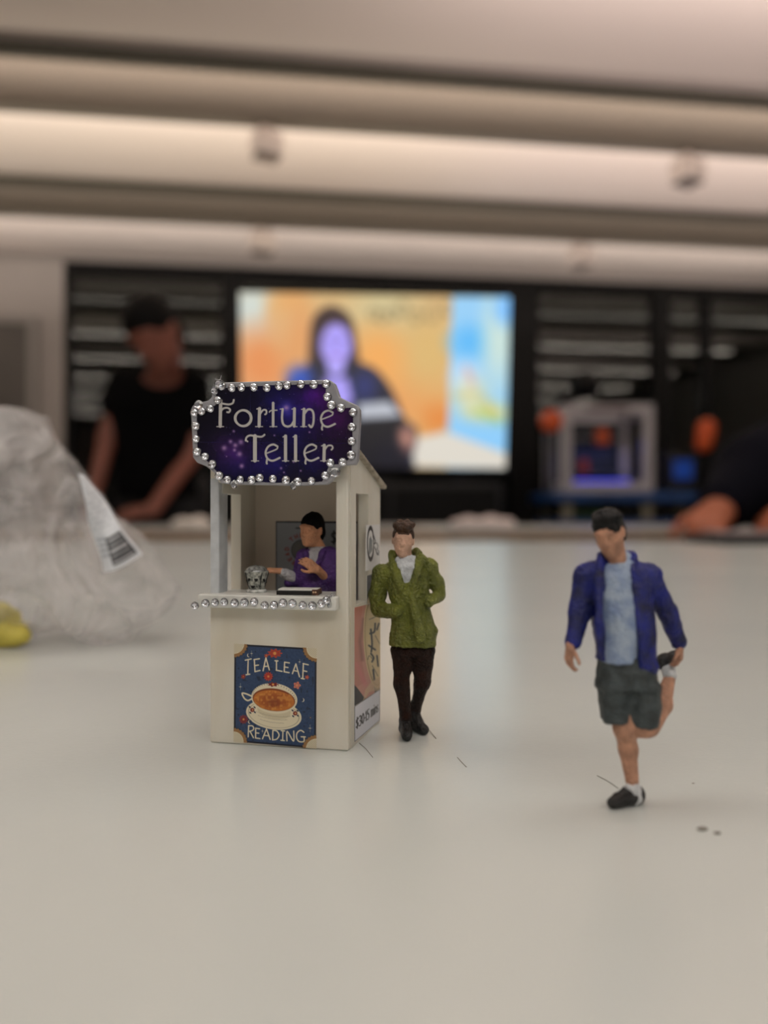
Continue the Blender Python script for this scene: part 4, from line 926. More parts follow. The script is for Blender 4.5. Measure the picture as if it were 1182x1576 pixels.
body('shorts', [loft([(Rr(378,0)[0], 0, Rr(0,900)[2], .178, .135), (Rr(376,0)[0], 0, Rr(0,820)[2], .172, .13), (Rr(372,0)[0], 0, Rr(0,752)[2], .155, .115)], .05),
      loft([(Rr(328,0)[0], -.005, Rr(0,1058)[2], .086, .092), (Rr(322,0)[0], 0, Rr(0,960)[2], .092, .105), (Rr(322,0)[0], 0, Rr(0,880)[2], .10, .115)], .03), loft([(Rr(448,0)[0], -.02, Rr(0,1078)[2], .080, .09), (Rr(455,0)[0], -.01, Rr(0,990)[2], .098, .115), (Rr(448,0)[0], 0, Rr(0,880)[2], .10, .12)], .03)],
     paint('grey_shorts', (58, 66, 68), .22, 14), rn, .0065, [(.008, 15, 3), (.004, 50, 4)])
M_sock = paint('white_sock', (206, 208, 210), .08, 20)
body('sock', [cap(Rr(404,1372), Rr(410,1410), .048, .052)], M_sock, rn, .0065, [(.004, 40, 1)])
body('sock', [cap(Rr(577,842,.17), Rr(570,812,.19), .042, .046)], M_sock, rn, .0065, [(.004, 40, 2)])
body('shoe', [cap((Rr(424,0)[0], .02, .052), (Rr(408,0)[0], .005, .055), .054, .052), cap((Rr(425,0)[0], .02, .04), (Rr(300,0)[0], -.06, .032), .045, .034, .03), cap((Rr(395,0)[0], .0, .065), (Rr(330,0)[0], -.04, .045), .045, .035, .03)], M_bshoe, rn, .0065, [(.003, 40, 4)], 0.0)
body('shoe', [cap(Rr(566,800,.20), Rr(556,775,.21), .046, .042), cap(Rr(552,785,.21), Rr(608,752,.30), .042, .034, .03)], M_bshoe, rn, .0065, [(.003, 40, 5)])

# --- fortune teller standing inside the booth
tp = on_front(480, 900, .0118); tl = (tp[0], .0118)
tw = np.array([A[0]+tl[0]*ca+tl[1]*sa, A[1]-tl[0]*sa+tl[1]*ca]); DT = tw[1]; ST = 183*DT/.165/F*.165*1.0
tl_e = empty('person_figurine', (tw[0], tw[1], TABLE), 0, 183*.165/F)
tag(tl_e, 'small painted woman in a purple robe standing inside the booth', 'figurine')
kx = (480-CX)/F*DT-tw[0]
def Tt(cx, cy, y=0.0):
    return unproj(*c3(cx, cy), y, tl_e, DT, 183*.165/F)
Rt = rot(-30, 6, 6)
hc = Tt(822, 516, -.03)
pt = head_prims(hc, Rt, 1.04, Tt(888, 668, .01), .05)
tx = Tt(885, 700)[0]
pt += [loft([(tx, 0, .85, .14, .10), (tx, 0, 1.10, .12, .085), (tx, 0, Tt(0,760)[2], .14, .085), (tx, 0, Tt(0,690)[2], .12, .07)], .04),
       cap(Tt(750,735), Tt(700,940,-.02), .042, .036), cap(Tt(700,940,-.02), Tt(545,880,-.10), .034, .026), cap(Tt(1030,735), Tt(975,960,-.06), .042, .036), cap(Tt(975,960,-.06), Tt(880,868,-.16), .036, .030),
       cap((tx-.07, 0, .8), (tx-.07, 0, .08), .07, .05), cap((tx+.07, 0, .8), (tx+.07, 0, .08), .07, .05)]
pt += hand_prims(Tt(540,882,-.10), (-1, -.1, .10), (0, -.3, 1), 1, 12, 1.0) + hand_prims(Tt(884,872,-.16), (-.75, -.1, .55), (.4, -.9, .4), -1, 14, 1.05)
body('body', pt, M_skinC, tl_e, .0075)
body('hair', hair_prims(hc, Rt, 1.05) + [ell(np.array(hc)+Rt@np.array([.02, .085, -.03]), (.05, .045, .06), Rt, .02)], mat('dark_hair', (7, 6, 6), .7, spec=.15), tl_e, .0075, [(.004, 40, 3)])
body('undershirt', [loft([(tx-.02, -.03, Tt(0,860)[2], .06, .10), (tx-.02, -.03, Tt(0,760)[2], .09, .095), (tx, -.01, Tt(0,700)[2], .10, .085), (tx+.0, .01, Tt(0,655)[2], .075, .065)], .02), cap(Tt(570,895,-.09), Tt(690,955,-.03), .038, .05, .03)], paint('grey_white_shirt', (184, 182, 186), .08, 16), tl_e, .0075, [(.006, 30, 2)])
body('robe', [loft([(tx, 0, .005, .21, .13), (tx, 0, .5, .19, .125), (tx, 0, .9, .18, .125), (tx, 0, 1.12, .165, .12), (tx, 0, Tt(0,800)[2], .172, .115), (tx, .01, Tt(0,710)[2], .160, .095), (tx+.01, .02, Tt(0,665)[2], .09, .07)], .04, p=2.3),
      cap(Tt(755,740), Tt(708,930,-.02), .058, .058, .03), cap(Tt(700,975,-.02), Tt(620,985,-.05), .05, .035, .03), cap(Tt(1020,740), Tt(985,950,-.06), .06, .06, .03),
      cap(Tt(775,720,-.10), Tt(790,850,-.12), .02, .02, .02), cap(Tt(930,700,-.09), Tt(860,850,-.13), .024, .022, .02), cap(Tt(855,680,-.17), Tt(815,830,-.2), .075, .055, .01, True), ell(Tt(860,640,-.05), (.07, .09, .05), None, .01, True)],
     paint('purple_robe', (84, 44, 124), .25, 10, c2=(54, 26, 84)), tl_e, .0075, [(.008, 12, 5), (.004, 35, 6)])

# ================================================================== PLASTIC BAG, LABEL, YELLOW LUMP
def bag_mat():
    m = bpy.data.materials.new('clear_plastic_film'); m.use_nodes = True; nt = m.node_tree; N = nt.nodes; b = N['Principled BSDF']
    b.inputs['Base Color'].default_value = rgba((222, 218, 218)); b.inputs['Roughness'].default_value = .15; b.inputs['Specular IOR Level'].default_value = .7
    tc = N.new('ShaderNodeTexCoord'); nz = N.new('ShaderNodeTexNoise'); nz.inputs['Scale'].default_value = 30; nz.inputs['Detail'].default_value = 4; nz.inputs['Distortion'].default_value = 2.0
    nt.links.new(tc.outputs['Object'], nz.inputs[0])
    mr = N.new('ShaderNodeMapRange'); mr.inputs['From Min'].default_value = .3; mr.inputs['From Max'].default_value = .7; mr.inputs['To Min'].default_value = .15; mr.inputs['To Max'].default_value = .60
    nt.links.new(nz.outputs[0], mr.inputs[0]); nt.links.new(mr.outputs[0], b.inputs['Alpha'])
    bp = N.new('ShaderNodeBump'); bp.inputs['Strength'].default_value = 1; bp.inputs['Distance'].default_value = .012; nt.links.new(nz.outputs[0], bp.inputs['Height']); nt.links.new(bp.outputs[0], b.inputs['Normal'])
    return m
DBG = .265
prof = [(-420, 930), (-330, 800), (-220, 700), (-120, 640), (-40, 612), (0, 612), (25, 618), (45, 632), (62, 664), (90, 692), (115, 724), (145, 760), (180, 798), (212, 826), (236, 858), (252, 885), (268, 902)]
nb, nr = 150, 72
pxs = np.linspace(-420, 268, nb); tops = np.interp(pxs, [p[0] for p in prof], [p[1] for p in prof])
V = []
for px, ty in zip(pxs, tops):
    t = (px+420)/688.0
    x = (px-CX)/F*DBG; zt = ZC-(ty-HZ)/F*DBG
    hw = .052*math.sin(math.pi*min(max(t, .02), .995))**.6*(1-.45*t)
    zb_ = TABLE+.0008+(.013*max(0, (px-175)/93)**1.2 if px > 175 else 0)
    zt = max(zt, zb_+.001)
    for j in range(nr):
        a = 2*math.pi*j/nr; sn = math.sin(a); cs = math.cos(a)
        V.append((x, DBG+.005+hw*cs*(1-.35*max(0, sn)), (zt+zb_)/2+(zt-zb_)/2*np.sign(sn)*abs(sn)**.8))
V = np.array(V); ctr = V.reshape(nb, nr, 3).mean(1, keepdims=True).repeat(nr, 1).reshape(-1, 3)
N_ = V-ctr; N_ /= np.maximum(np.linalg.norm(N_, axis=1), 1e-6)[:, None]
rid = (1-np.abs(vnoise(V*np.array([1, 1, 1.6])+V[:, [2, 0, 1]]*.6, 34, 2)))**2*.0060 + (1-np.abs(vnoise(V, 95, 3)))**2*.0030 - .005
V = V+N_*rid[:, None]*np.clip((268-np.repeat(pxs, nr))/60, .15, 1)[:, None]
V[:, 2] = np.maximum(V[:, 2], TABLE+.0003)
ids = np.arange(nb*nr).reshape(nb, nr); Q = np.stack([ids[:-1], np.roll(ids, -1, 1)[:-1], np.roll(ids, -1, 1)[1:], ids[1:]], -1).reshape(-1, 4)
bagc = np.array([-.17, DBG, TABLE])
bag = np_mesh('plastic_bag', V-bagc, Q, bag_mat()); bag.location = bagc
tag(bag, 'large crumpled clear plastic bag with a printed white label', 'bag')
def label_art(a_, b_):
    X, Y = a_*100, b_*180; a = Art(X, Y, (216, 220, 226), 1.5)
    for k in range(11):
        for j in range(7):
            if (k*5+j*3) % 4: a.line([(10+j*12, 12+k*9), (17+j*12, 12+k*9)], 2.6, (158, 164, 174), op=.8)
    for k in range(4):
        for j in range(4): a.line([(10+j*10, 122+k*10), (16+j*10, 122+k*10)], 3.4, (110, 118, 130), op=.8)
    a.put(np.maximum(np.abs(X-70)-25, np.abs(Y-148)-25), (34, 36, 40))
    for k in range(5): a.line([(50, 130+k*9.5), (90, 130+k*9.5)], 2.2 if k % 2 else 3.6, (206, 208, 212))
    return a.C
DL = .214
q = [W(126, 740, DL+.012), W(158, 765, DL+.016), W(216, 862, DL-.001), W(146, 852, DL-.004)]
q = [W(118, 722, DL+.004), W(150, 752, DL+.009), W(213, 850, DL+.004), W(150, 872, DL-.004)]
q = [W(112, 735, DL), W(150, 752, DL+.004), W(214, 868, DL+.004), W(150, 872, DL)]
q = [W(113, 722, DL+.002), W(142, 748, DL+.006), W(214, 852, DL+.006), W(160, 885, DL)]
q = [W(119, 728, DL+.002), W(132, 731, DL+.004), W(217, 853, DL+.006), W(158, 880, DL)]
bi = np.array(bag.location)
def lab_lift(a, b):
    d = np.zeros(a.shape+(3,)); d[..., 1] = -.003*np.sin(a*math.pi)+.0012*np.sin(b*9+a*5); d[..., 2] = -.0015*np.sin(a*math.pi)*b; return d
lb = print_sheet('bag_label', [np.array(p)-bi for p in (q[0], q[1], q[2], q[3])], 50, 90, label_art, attr_mat('label_paper', .4), bag, lift=lab_lift)
lb['label'] = 'white printed sticker with a black bar block'
yl = empty('foam_lump', W(10, 985, .258)*1.0, 0, 1.0); yl.location.z = TABLE
body('lump_core', [ell((-.012, 0, .0075), (.014, .008, .008), None, .004), ell((.001, -.002, .0045), (.008, .005, .0045), None, .003), ell((-.004, 0, .011), (.008, .006, .004), None, .003)], mat('yellow_foam', (200, 186, 84), .6, .12, 120, bump=.4, bscale=400), yl, .0011, [(.0012, 260, 2)], .0002)
tag(yl, 'small yellow lump at the foot of the plastic bag', 'lump')

# fibres and crumbs on the table
def fibre(pts, r, label, col):
    o = MB()
    P_ = [Vector((*ground(*p), TABLE+r+h_)) for p, h_ in pts]
    for a_, b_ in zip(P_, P_[1:]): o.tube(a_, b_, r, r, 5)
    ob = o.build('fibre', mat('fibre_'+col[0], col[1], .5), None, smooth=True); tag(ob, label, 'fibre')
fibre([((553,1144),.0),((563,1153),.0001),((574,1166),.0)], .00005, 'hair-thin dark fibre on the table at the booth corner', ('grey', (120, 115, 100)))
fibre([((655,1119),.0),((662,1127),.0002),((671,1137),.0)], .00006, "hair-thin dark fibre by the green-jacketed man's shoe", ('grey', (120, 115, 100)))
fibre([((704,1166),.0),((712,1175),.0),((718,1181),.0)], .00006, 'short pale scratch-like fibre in the open table area', ('grey', (120, 115, 100)))
fibre([((919,1194),.0),((935,1203),.0001),((952,1214),.0)], .00005, "hair-thin fibre just behind the one-legged man's shoe", ('grey', (120, 115, 100)))
for k, (px, py, r, lb_) in enumerate([(1081,1277,.0006,'larger grey crumb on the table beside the one-legged man'),(1104,1283,.00042,'smaller dark crumb on the table beside the one-legged man'),(1067,1206,.0002,"tiny speck on the table behind the one-legged man's shoe")]):
    g = ground(px, py); e = empty('crumb', (g[0], g[1], TABLE))
    MB().lathe([(r*.7, 0), (r, r*.25), (r*.7, r*.55), (0, r*.6)], 9, Matrix.Scale(1.5, 4, (1, .3, 0))).build('crumb_body', mat('crumb_grey', (130, 124, 116), .8), e)
    tag(e, lb_, 'crumb')

# ================================================================== THINGS IN THE ROOM
# ceiling spotlights
M_spot = mat('spot_white', (228, 218, 210), .5)
M_dark = mat('spot_dark', (100, 90, 84), .5)
for k, (px, py, w_, P_, lb_) in enumerate([(410,166,50,BAYS[5]+.385,'white cube spotlight on the nearer beam, above the monitor'),(1058,216,50,BAYS[5]+.385,'white cube spotlight on the nearer beam, above the printer side'),(403,330,42,BAYS[6]+.385,'white cube spotlight on the farther beam, left of the pair'),(893,352,40,BAYS[6]+.385,'white cube spotlight on the farther beam, right of the pair')]):
    L_ = Lw(px, P_); D = P_/(RC-RS*(px-CX)/F); r = w_/F*D/2*.92; zc = CEIL-.08
    e = empty('spotlight', room(L_, P_, zc), YAW+math.radians(20))
    MB().box((-.03, -.02, -.012), (.03, .02, .0)).build('mount', M_spot, e)
    MB().tube((0, 0, -.012), (0, 0, -.03), .012).build('stem', M_spot, e)
    MB().box((-r, -r*.8, -.03-r*1.5), (r, r*.8, -.03)).build('lamp_body', M_spot, e, r*.25, 3)
    MB().box((-r*.85, -r*.68, -.036-r*1.5), (r*.85, r*.68, -.03-r*1.5)).build('lamp_rim', M_dark, e, .004)
    tag(e, lb_, 'spotlight', 'spotlights on the ceiling beams')

# television
c_tv = lambda x, y: (340+x/2.4625, 420+y/2.4625)
DTV = 4.7
xl, xr = (371-CX)/F*DTV, (788-CX)/F*DTV
tvw = xr-xl; zt_, zb2 = ZC-(453-HZ)/F*DTV, ZC-(720-HZ)/F*DTV; tvh = zt_-zb2
tv = empty('television', ((xl+xr)/2, DTV, 0), math.radians(3.7))
tag(tv, 'big lit screen showing a long-haired presenter, on a black stand', 'television')
def tv_art(a_, b_):
    X = 78+(1102-78)*a_-(b_*a_*18)+b_*6; Y = 66+(738-66)*b_+a_*18
    a = Art(X, Y, (214, 178, 122), 10)
    g = lambda cx, cy, rx, ry, col, amt=1.0: a.put((np.sqrt(((X-cx)/rx)**2+((Y-cy)/ry)**2)-1)*min(rx, ry), col, op=amt, soft=min(rx, ry)*1.3)
    g(120, 170, 130, 190, (206, 214, 206)); g(60, 360, 120, 110, (226, 176, 128)); g(250, 120, 60, 70, (228, 160, 80)); g(170, 340, 120, 130, (226, 142, 82)); g(280, 230, 80, 130, (222, 156, 96)); g(230, 160, 50, 90, (220, 182, 130), .5)
    g(620, 130, 120, 90, (206, 190, 142)); g(700, 470, 200, 150, (228, 160, 92)); g(790, 300, 110, 130, (216, 178, 110)); g(590, 330, 90, 120, (238, 168, 88)); g(830, 560, 60, 60, (226, 140, 66))
    for cx, cy, r_ in ((580,150,16),(610,160,18),(650,150,16),(690,130,20),(740,160,20),(800,150,24),(860,130,20)): a.ring(cx, cy, r_, r_*1.3, 9, (128, 112, 76), op=.7)
    # right column of blue artwork
    a.poly([(880,80),(1110,80),(1110,760),(862,760)], (146, 204, 244), soft=14)
    g(960, 260, 80, 60, (88, 184, 246)); g(1060, 250, 60, 170, (206, 226, 214), .9); g(930, 400, 50, 60, (190, 220, 248)); g(950, 470, 60, 70, (232, 222, 170), .8); g(1020, 540, 70, 40, (226, 214, 120), .9); g(990, 640, 110, 60, (140, 204, 250)); g(1085, 130, 40, 60, (120, 190, 252))
    a.line([(935,360),(960,420)], 22, (214, 170, 170), op=.7, soft=16); a.line([(890,470),(990,460),(1060,560)], 14, (196, 180, 100), op=.6, soft=18); a.line([(985,530),(1070,580)], 16, (120, 190, 120), op=.6, soft=16)
    # desk
    a.poly([(680,740),(700,640),(860,610),(1100,700),(1100,760)], (222, 216, 204), soft=16)
    # hair, body, face
    a.poly(smooth_pts([(330,420),(335,280),(350,170),(400,122),(450,126),(495,170),(515,260),(525,350),(520,440),(420,480),(330,420)], 5), (52, 34, 36), soft=16)
    a.poly(smooth_pts([(200,640),(240,440),(330,350),(420,330),(560,350),(640,430),(700,560),(745,600),(730,700),(690,760),(200,760)], 5), (14, 20, 44), soft=16)
    g(300, 400, 46, 46, (40, 84, 190)); g(545, 430, 44, 56, (24, 44, 120), .8)
    a.poly([(395, 395), (480, 395), (500, 480), (450, 560), (385, 500)], (170, 156, 246), soft=16)
    a.ellipse(437, 270, 58, 84, (172, 158, 250), soft=16); a.ellipse(437, 355, 34, 34, (178, 164, 250), soft=14)
    a.ellipse(415, 252, 13, 7, (92, 72, 150), op=.7, soft=6); a.ellipse(461, 252, 13, 7, (92, 72, 150), op=.7, soft=6); a.ellipse(438, 312, 17, 6, (150, 84, 160), op=.7, soft=6); a.line([(438, 262), (440, 285)], 7, (150, 134, 226), op=.7, soft=6)
    a.poly([(520,500),(640,490),(690,545),(560,570),(520,560)], (186, 190, 200), soft=12); a.poly([(520,556),(690,548),(740,620),(690,760),(500,760)], (8, 10, 22), soft=12)
    g(705, 640, 30, 50, (210, 150, 130)); g(640, 700, 60, 60, (10, 12, 30))
    e = np.minimum(np.minimum(a_, 1-a_)*1020, np.minimum(b_, 1-b_)*670)
    return np.clip(a.C, 0, 255)
tilt = .04
MB().box((-tvw/2-.03, .01, zb2-.035), (tvw/2+.03, .07, zt_+.03)).build('bezel', M_blk, tv, .006)
print_sheet('screen', ((-tvw/2, .008, zt_), (tvw/2, .008, zt_), (tvw/2-.03, .008, zb2), (-tvw/2+.016, .008, zb2)), 200, 130, tv_art, attr_mat('lit_screen', .3, emit=1.0), tv)
MB().box((-.12, .07, .5), (.12, .12, (zt_+zb2)/2)).box((-.5, .07, zb2+.1), (.5, .1, zb2+.2)).build('mount_column', M_blk, tv)
MB().box((-.62, -.05, .02), (.80, .35, zb2-.09)).build('cabinet', mat('black_cabinet', (10, 10, 12), .4), tv, .01)
MB().box((-.58, -.056, .30), (.08, -.05, zb2-.13)).build('cabinet_door', M_blk, tv, .003)
MB().box((.10, -.056, .30), (.76, -.05, zb2-.13)).build('cabinet_door', M_blk, tv, .003)
MB().box((-.30, -.062, .78), (-.10, -.056, .84)).build('status_display', mat('blue_glow', (20, 40, 90), .3, emit=(30, 80, 190), estr=.35), tv)

# blue workbench with the printer
DB = 4.25
def zat(py, D): return ZC-(py-HZ)/F*D
def xat(px, D): return (px-CX)/F*D
bx0, bx1 = xat(850, DB), xat(1120, DB)
bn = empty('workbench', ((bx0+bx1)/2, DB+.3, 0)); hw_ = (bx1-bx0)/2
M_bb = mat('blue_steel', (24, 66, 122), .4, .1, 4)
zt1 = zat(757, DB)
MB().box((-hw_, -.3, zt1-.055), (hw_, .35, zt1)).build('benchtop', M_bb, bn, .006)
MB().box((-hw_+.03, -.28, zat(816, DB)), (hw_-.03, .33, zat(801, DB))).build('lower_shelf', M_bb, bn, .004)
for sx in (xat(876, DB), xat(1000, DB), xat(1108, DB)):
    for yy in (-.27, .28): MB().box((sx-(bx0+bx1)/2-.028, yy, 0), (sx-(bx0+bx1)/2+.028, yy+.05, zt1-.055)).build('leg', mat('pale_leg', (124, 120, 104), .5), bn, .003)
tag(bn, 'blue steel workbench under the white-framed 3D printer', 'workbench')
tb = empty('storage_tub', (xat(912, DB), DB+.25, zat(801, DB)))
MB().box((-.10, -.1, 0), (.12, .1, .075)).build('tub', mat('green_tub', (22, 60, 26), .5), tb, .01)
MB().box((-.11, -.11, .075), (.13, .11, .09)).build('lid', mat('green_lid', (26, 72, 30), .5), tb, .004)
tag(tb, 'dark green tub on the lower shelf of the workbench', 'tub')
pw_, ph_ = xat(1008, DB)-xat(866, DB), zat(621, DB)-zt1
pn = empty('printer', ((xat(1008, DB)+xat(866, DB))/2, DB+.26, zt1)); b_ = .055; w2 = pw_/2
M_pf = mat('printer_white', (170, 168, 172), .4)
pf = MB()
for sx in (-w2, w2-b_):
    for sy in (-.24, .19): pf.box((sx, sy, 0), (sx+b_, sy+.05, ph_))
for zz in (0, ph_-b_):
    for sy in (-.24, .19): pf.box((-w2+b_, sy+.001, zz), (w2-b_, sy+.049, zz+b_))
    for sx in (-w2, w2-b_): pf.box((sx+.001, -.19, zz), (sx+b_-.001, .19, zz+b_))
pf.build('printer_frame', M_pf, pn)
MB().box((-w2+b_, .19, b_), (w2-b_, .2, ph_-b_)).build('back_panel', mat('printer_back', (14, 26, 38), .4), pn)
MB().box((-w2+b_, -.19, b_-.01), (w2-b_, .19, b_)).build('floor_panel', M_blk, pn)
MB().box((-w2+.08, -.15, .10), (w2-.08, .14, .112)).build('print_bed', mat('bed', (60, 70, 120), .3), pn)
MB().tube((-w2+b_, 0, ph_*.66), (w2-b_, 0, ph_*.66), .010).tube((-w2+b_, .03, ph_*.66), (w2-b_, .03, ph_*.66), .010).build('gantry', M_leg, pn, smooth=True)
MB().box((.0, -.05, ph_*.58), (.07, .04, ph_*.76)).build('print_head', mat('orange_plastic', (206, 84, 30), .45), pn, .01)
MB().box((-.10, -.03, .112), (-.05, .03, .20)).build('printed_part', mat('red_plastic', (150, 36, 24), .45), pn, .01)
MB().box((-w2+.1, -.13, b_+.001), (w2-.1, -.12, b_+.015)).build('led_strip', mat('led_blue', (30, 40, 200), .3, emit=(60, 70, 255), estr=1.2), pn)
MB().box((-.12, -.245, ph_-.04), (.12, -.24, ph_-.02)).build('display_strip', mat('printer_dark', (90, 60, 60), .4), pn)
tag(pn, 'white-framed enclosed 3D printer glowing blue inside, on the blue bench', 'printer')
bl_ = bpy.data.lights.new('printer_led', 'AREA'); bl_.energy = .5; bl_.color = (.15, .2, 1); bl_.size = .3
bo = bpy.data.objects.new('printer_led', bl_); COL.objects.link(bo); bo.location = (pn.location.x+.05, pn.location.y-.02, zt1+.30)
# lamp with round black head
yl_ = DB+.50; lm = empty('desk_lamp', (xat(838, yl_)+.05, yl_, zt1)); hx_, hz_ = xat(900, DB+.3)-lm.location.x, zat(592, DB+.3)-zt1
MB().lathe([(0, 0), (.07, 0), (.07, .02), (.02, .03), (0, .03)], 24).build('base', M_blk, lm, smooth=True)
MB().tube((0, 0, .02), (-.02, 0, .50), .02).tube((-.02, 0, .50), (hx_, -.2, hz_), .04, .035).build('arm', M_blk, lm, smooth=True)
MB().lathe([(0, -.085), (.05, -.075), (.08, -.04), (.088, 0), (.08, .04), (.05, .075), (0, .085)], 24, Matrix.Translation((hx_, -.2, hz_)) @ Matrix.Rotation(1.1, 4, 'X')).build('lamp_head', M_blk, lm, smooth=True)
tag(lm, 'black swing-arm lamp with a round head reaching over the printer', 'lamp')
sp = empty('filament_spool', (xat(845, DB), DB-.02, zt1))
MB().box((-.015, .0, 0), (.015, .03, zat(655, DB)-zt1)).build('stand', M_blk, sp)
MB().lathe([(0, -.03), (.055, -.03), (.06, -.025), (.048, -.018), (.048, .018), (.06, .025), (.055, .03), (0, .03)], 24, Matrix.Translation((0, -.03, zat(650, DB)-zt1)) @ Matrix.Rotation(math.pi/2, 4, 'X')).build('reel', mat('orange_plastic', (206, 84, 30), .45), sp, smooth=True)
tag(sp, 'orange reel on a black stand just beside the printer and lamp', 'reel')
hp = empty('ear_defender', (xat(1084, DB), DB+.0, zt1))
MB().tube((0, 0, 0), (0, 0, .28), .012).lathe([(0, 0), (.06, 0), (.06, .012), (0, .014)], 20).build('stand', M_blk, hp, smooth=True)
body('orange_cup', [cap((-.005, 0, .27), (.012, 0, .36), .048, .054, .02)], mat('orange_plastic', (206, 84, 30), .45), hp, .012)
tag(hp, 'orange oval cup on a thin black stand at the bench end', 'tool')
bxm = empty('control_box', (xat(1062, DB)+.02, DB+.22, zt1))
MB().box((-.09, -.08, 0), (.09, .1, .24)).build('housing', mat('black_cabinet', (10, 10, 12)), bxm, .01)
MB().box((-.06, -.086, .08), (.05, -.08, .19)).build('lit_panel', mat('blue_glow2', (10, 30, 70), .3, emit=(20, 60, 140), estr=.5), bxm)
tag(bxm, 'small black box with a dim blue panel, on the bench past the printer', 'machine')

# whitish lumps on the far table
def crumple(name, px, py, D, rx, rz_, label, col=(214, 202, 198), cat='paper'):
    e = empty(name, (xat(px, D), D, TABLE))
    body(name+'_body', [ell((0, 0, rz_*.9), (rx, .06, rz_), None, .02), ell((rx*.4, -.01, rz_*.7), (rx*.6, .05, rz_*.8), None, .02), ell((-rx*.55, .01, rz_*.6), (rx*.45, .05, rz_*.6), None, .02)], mat('soft_white_'+name, col, .7), e, .006, [(.006, 30, 4)], .0005)
    tag(e, label, cat)
crumple('crumpled_cloth', 742, 812, 2.35, .095, .018, 'pinkish white crumpled cloth on the far table below the big screen', cat='cloth')
crumple('computer_mouse', 296, 805, 2.4, .06, .017, 'white rounded lump on the far table behind the booth', (220, 214, 206), 'mouse')

# --- woman in black leaning over the far table
M_rskin = mat('skin_reddish', (126, 74, 60), .55, .08, 6, sss=0)  # reddish skin tone with slight random variation
M_bt = mat('black_tshirt', (4, 4, 5), .9, .2, 5, spec=.1)
def w_at(cx, cy, D): px, py = 90+cx/3.03, 390+cy/3.03; v_ = W(px, py, D); return np.array(v_)
D1 = 3.16
wo = empty('person', (w_at(460, 800, D1)[0], D1, 0)); o_ = np.array(wo.location)
def Pw(cx, cy, D=D1): return w_at(cx, cy, D)-o_
hcw = Pw(452, 392, D1-.22); Rw = rot(-14, 38, -14)
pw = head_prims(hcw, Rw, 1.12, Pw(500, 590, D1-.04), .062)
hipx = .02
pw += [loft([(hipx, .02, .92, .15, .11), (0, -.02, 1.10, .13, .095), (0, -.03, Pw(0,700)[2], .16, .10), (0, -.03, Pw(0,600)[2], .13, .08)], .05),
       cap(Pw(300,620,D1-.05), Pw(235,850,D1-.08), .045, .040), cap(Pw(235,850,D1-.08), Pw(165,1110,D1-.17), .038, .028), cap(Pw(640,620,D1-.05), Pw(625,930,D1-.05), .048, .042), cap(Pw(625,930,D1-.05), Pw(440,1195,D1-.22), .040, .030),
       cap((hipx-.1, .02, .9), (hipx-.1, .0, .48), .085, .06), cap((hipx-.1, 0, .48), (hipx-.1, .03, .08), .055, .04), cap((hipx+.1, .02, .9), (hipx+.1, .0, .48), .085, .06), cap((hipx+.1, 0, .48), (hipx+.1, .03, .08), .055, .04)]
pw += hand_prims(Pw(440,1197,D1-.22), (-.95, -.25, -.12), (.0, -.5, .9), 1, 22, 1.0) + hand_prims(Pw(165,1112,D1-.17), (-.1, -.5, -.75), (-.6, -.6, .3), -1, 20, 1.0)
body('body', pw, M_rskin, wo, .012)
body('hair', hair_prims(hcw, Rw, 1.16) + [ell(np.array(hcw)+Rw@np.array([0, .09, .08]), (.05, .05, .05), None, .03)], mat('dark_hair', (7, 6, 6), .7, spec=.15), wo, .012)
body('t_shirt', [loft([(.02, .0, .86, .185, .14), (.0, -.02, 1.05, .165, .13), (0, -.03, Pw(0,720)[2], .195, .135), (0, -.03, Pw(0,620)[2], .18, .11), (.0, -.02, Pw(0,560)[2], .08, .07)], .05), cap(Pw(320,610,D1-.05), Pw(278,690,D1-.06), .075, .068), cap(Pw(620,620,D1-.05), Pw(635,760,D1-.05), .08, .07), ell(Pw(475,560,D1-.13), (.09, .09, .06), None, .02, True)], M_bt, wo, .012, [(.006, 8, 2)])
body('trousers', [ell((hipx, .02, .9), (.18, .13, .12), None, .05), cap((hipx-.1, .02, .88), (hipx-.1, .0, .48), .10, .075), cap((hipx-.1, 0, .48), (hipx-.1, .03, .10), .075, .06), cap((hipx+.1, .02, .88), (hipx+.1, .0, .48), .10, .075), cap((hipx+.1, 0, .48), (hipx+.1, .03, .10), .075, .06)], mat('black_trousers', (12, 12, 15), .8), wo, .014)
for sx in (-.1, .1): body('shoe', [cap((hipx+sx, .06, .05), (hipx+sx, -.12, .045), .045, .04)], mat('dark_shoe', (20, 20, 22), .5), wo, .012, (), 0.0)
tag(wo, 'person in a black t-shirt with dark hair bowed over the far table', 'person')

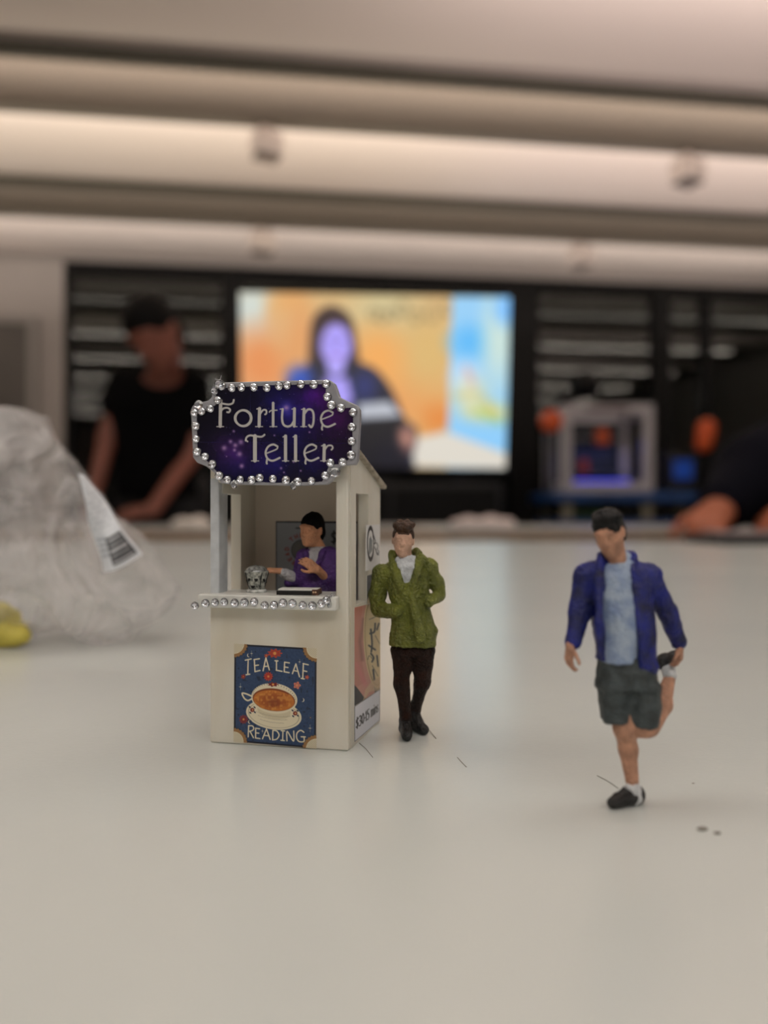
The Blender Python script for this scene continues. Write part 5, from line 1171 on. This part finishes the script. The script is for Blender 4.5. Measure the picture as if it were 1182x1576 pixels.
# --- seated person in navy at the right edge
D2 = 1.46
pr2 = empty('person', (xat(1400, D2), D2+.05, 0)); o2 = np.array(pr2.location)
def Pn(px, py, D): return np.array(W(px, py, D))-o2
hc2 = Pn(1370, 440, 1.42)
M_nskin = mat('skin_orange_brown', (160, 88, 58), .55, .08, 8)
pn2 = head_prims(hc2, rot(-10, 20, 0), 1.0, Pn(1390, 575, 1.49), .06)
sz = .75-.28
pn2 += [loft([(0, .05, .46, .15, .12), (0, .02, .7, .14, .10), (-.0, .0, .98, .17, .10), (0, 0, 1.06, .13, .08)], .05),
        cap(Pn(1270,660,1.47), Pn(1180,735,1.40), .048, .044), cap(Pn(1180,735,1.40), Pn(1104,788,1.27), .040, .026), cap(Pn(1520,650,1.47), Pn(1430,760,1.36), .048, .044), cap(Pn(1430,760,1.36), Pn(1262,789,1.24), .042, .026),
        cap((-.1, 0, .50), (-.1, -.02, .50), .08, .07), cap((-.1, .02, .50), (-.12, -.38, .50), .08, .055), cap((-.12, -.38, .5), (-.12, -.36, .08), .055, .04), cap((.1, .02, .50), (.12, -.38, .50), .08, .055), cap((.12, -.38, .5), (.12, -.36, .08), .055, .04)]
pn2 += hand_prims(Pn(1104,788,1.27), (-.62, -.75, -.38), (-.3, -.75, .8), 1, 62, .80) + hand_prims(Pn(1262,789,1.24), (-1, -.12, -.08), (0, -.4, .9), -1, 26, .78)
body('body', pn2, M_nskin, pr2, .010)
body('hair', hair_prims(hc2, rot(-10, 20, 0), 1.05), mat('dark_hair', (7, 6, 6), .7, spec=.15), pr2, .012)
body('shirt', [loft([(0, .05, .44, .19, .16), (0, .03, .7, .18, .14), (0, .0, .96, .21, .135), (0, 0, 1.05, .18, .10), (0, 0, 1.09, .08, .07)], .05), cap(Pn(1265,670,1.47), Pn(1168,738,1.40), .090, .085), cap(Pn(1168,738,1.40), Pn(1114,778,1.30), .082, .052), cap(Pn(1520,650,1.47), Pn(1430,755,1.37), .085, .07), cap(Pn(1430,755,1.37), Pn(1270,786,1.26), .07, .045)], mat('navy_shirt', (7, 7, 17), .9, .15, 6, spec=.1), pr2, .010, [(.007, 9, 2)])
body('trousers', [ell((0, .04, .5), (.19, .16, .12), None, .05), cap((-.1, .02, .50), (-.12, -.38, .51), .10, .075), cap((-.12, -.38, .51), (-.12, -.36, .10), .075, .06), cap((.1, .02, .50), (.12, -.38, .51), .10, .075), cap((.12, -.38, .51), (.12, -.36, .10), .075, .06)], mat('black_trousers', (12, 12, 15)), pr2, .014)
for sx in (-.12, .12): body('shoe', [cap((sx, -.33, .05), (sx, -.52, .045), .045, .04)], mat('dark_shoe', (20, 20, 22), .5), pr2, .012, (), 0.0)
tag(pr2, 'person in a navy top with both hands on the table edge', 'person')
st = empty('stool', (o2[0], o2[1]+.03, 0))
MB().lathe([(0, .36), (.17, .36), (.18, .375), (.17, .39), (0, .39)], 28).build('seat', M_blk, st, smooth=True)
for k in range(4):
    a_ = math.pi/4+k*math.pi/2; MB().tube((.11*math.cos(a_), .11*math.sin(a_), .36), (.17*math.cos(a_), .17*math.sin(a_), 0), .014).build('leg', M_leg, st, smooth=True)
tag(st, 'black round stool under the person in navy', 'stool')
lp = empty('laptop', (xat(1175, 1.15), 1.15, TABLE), math.radians(2))
MB().box((-.10, -.06, 0), (.16, .06, .014)).build('base', mat('black_cabinet', (10, 10, 12)), lp, .004)
tag(lp, 'flat black device on the table edge before the navy-clad person', 'device')
pp = empty('paper_sheet', (xat(1150, 1.15), 1.15, TABLE+.0145), math.radians(-6))
MB().box((-.055, -.035, 0), (.045, .045, .0035)).build('sheet_stack', mat('pink_grey_paper', (168, 150, 150), .7), pp, .001)
tag(pp, 'pinkish grey paper lying on the flat black device', 'paper')
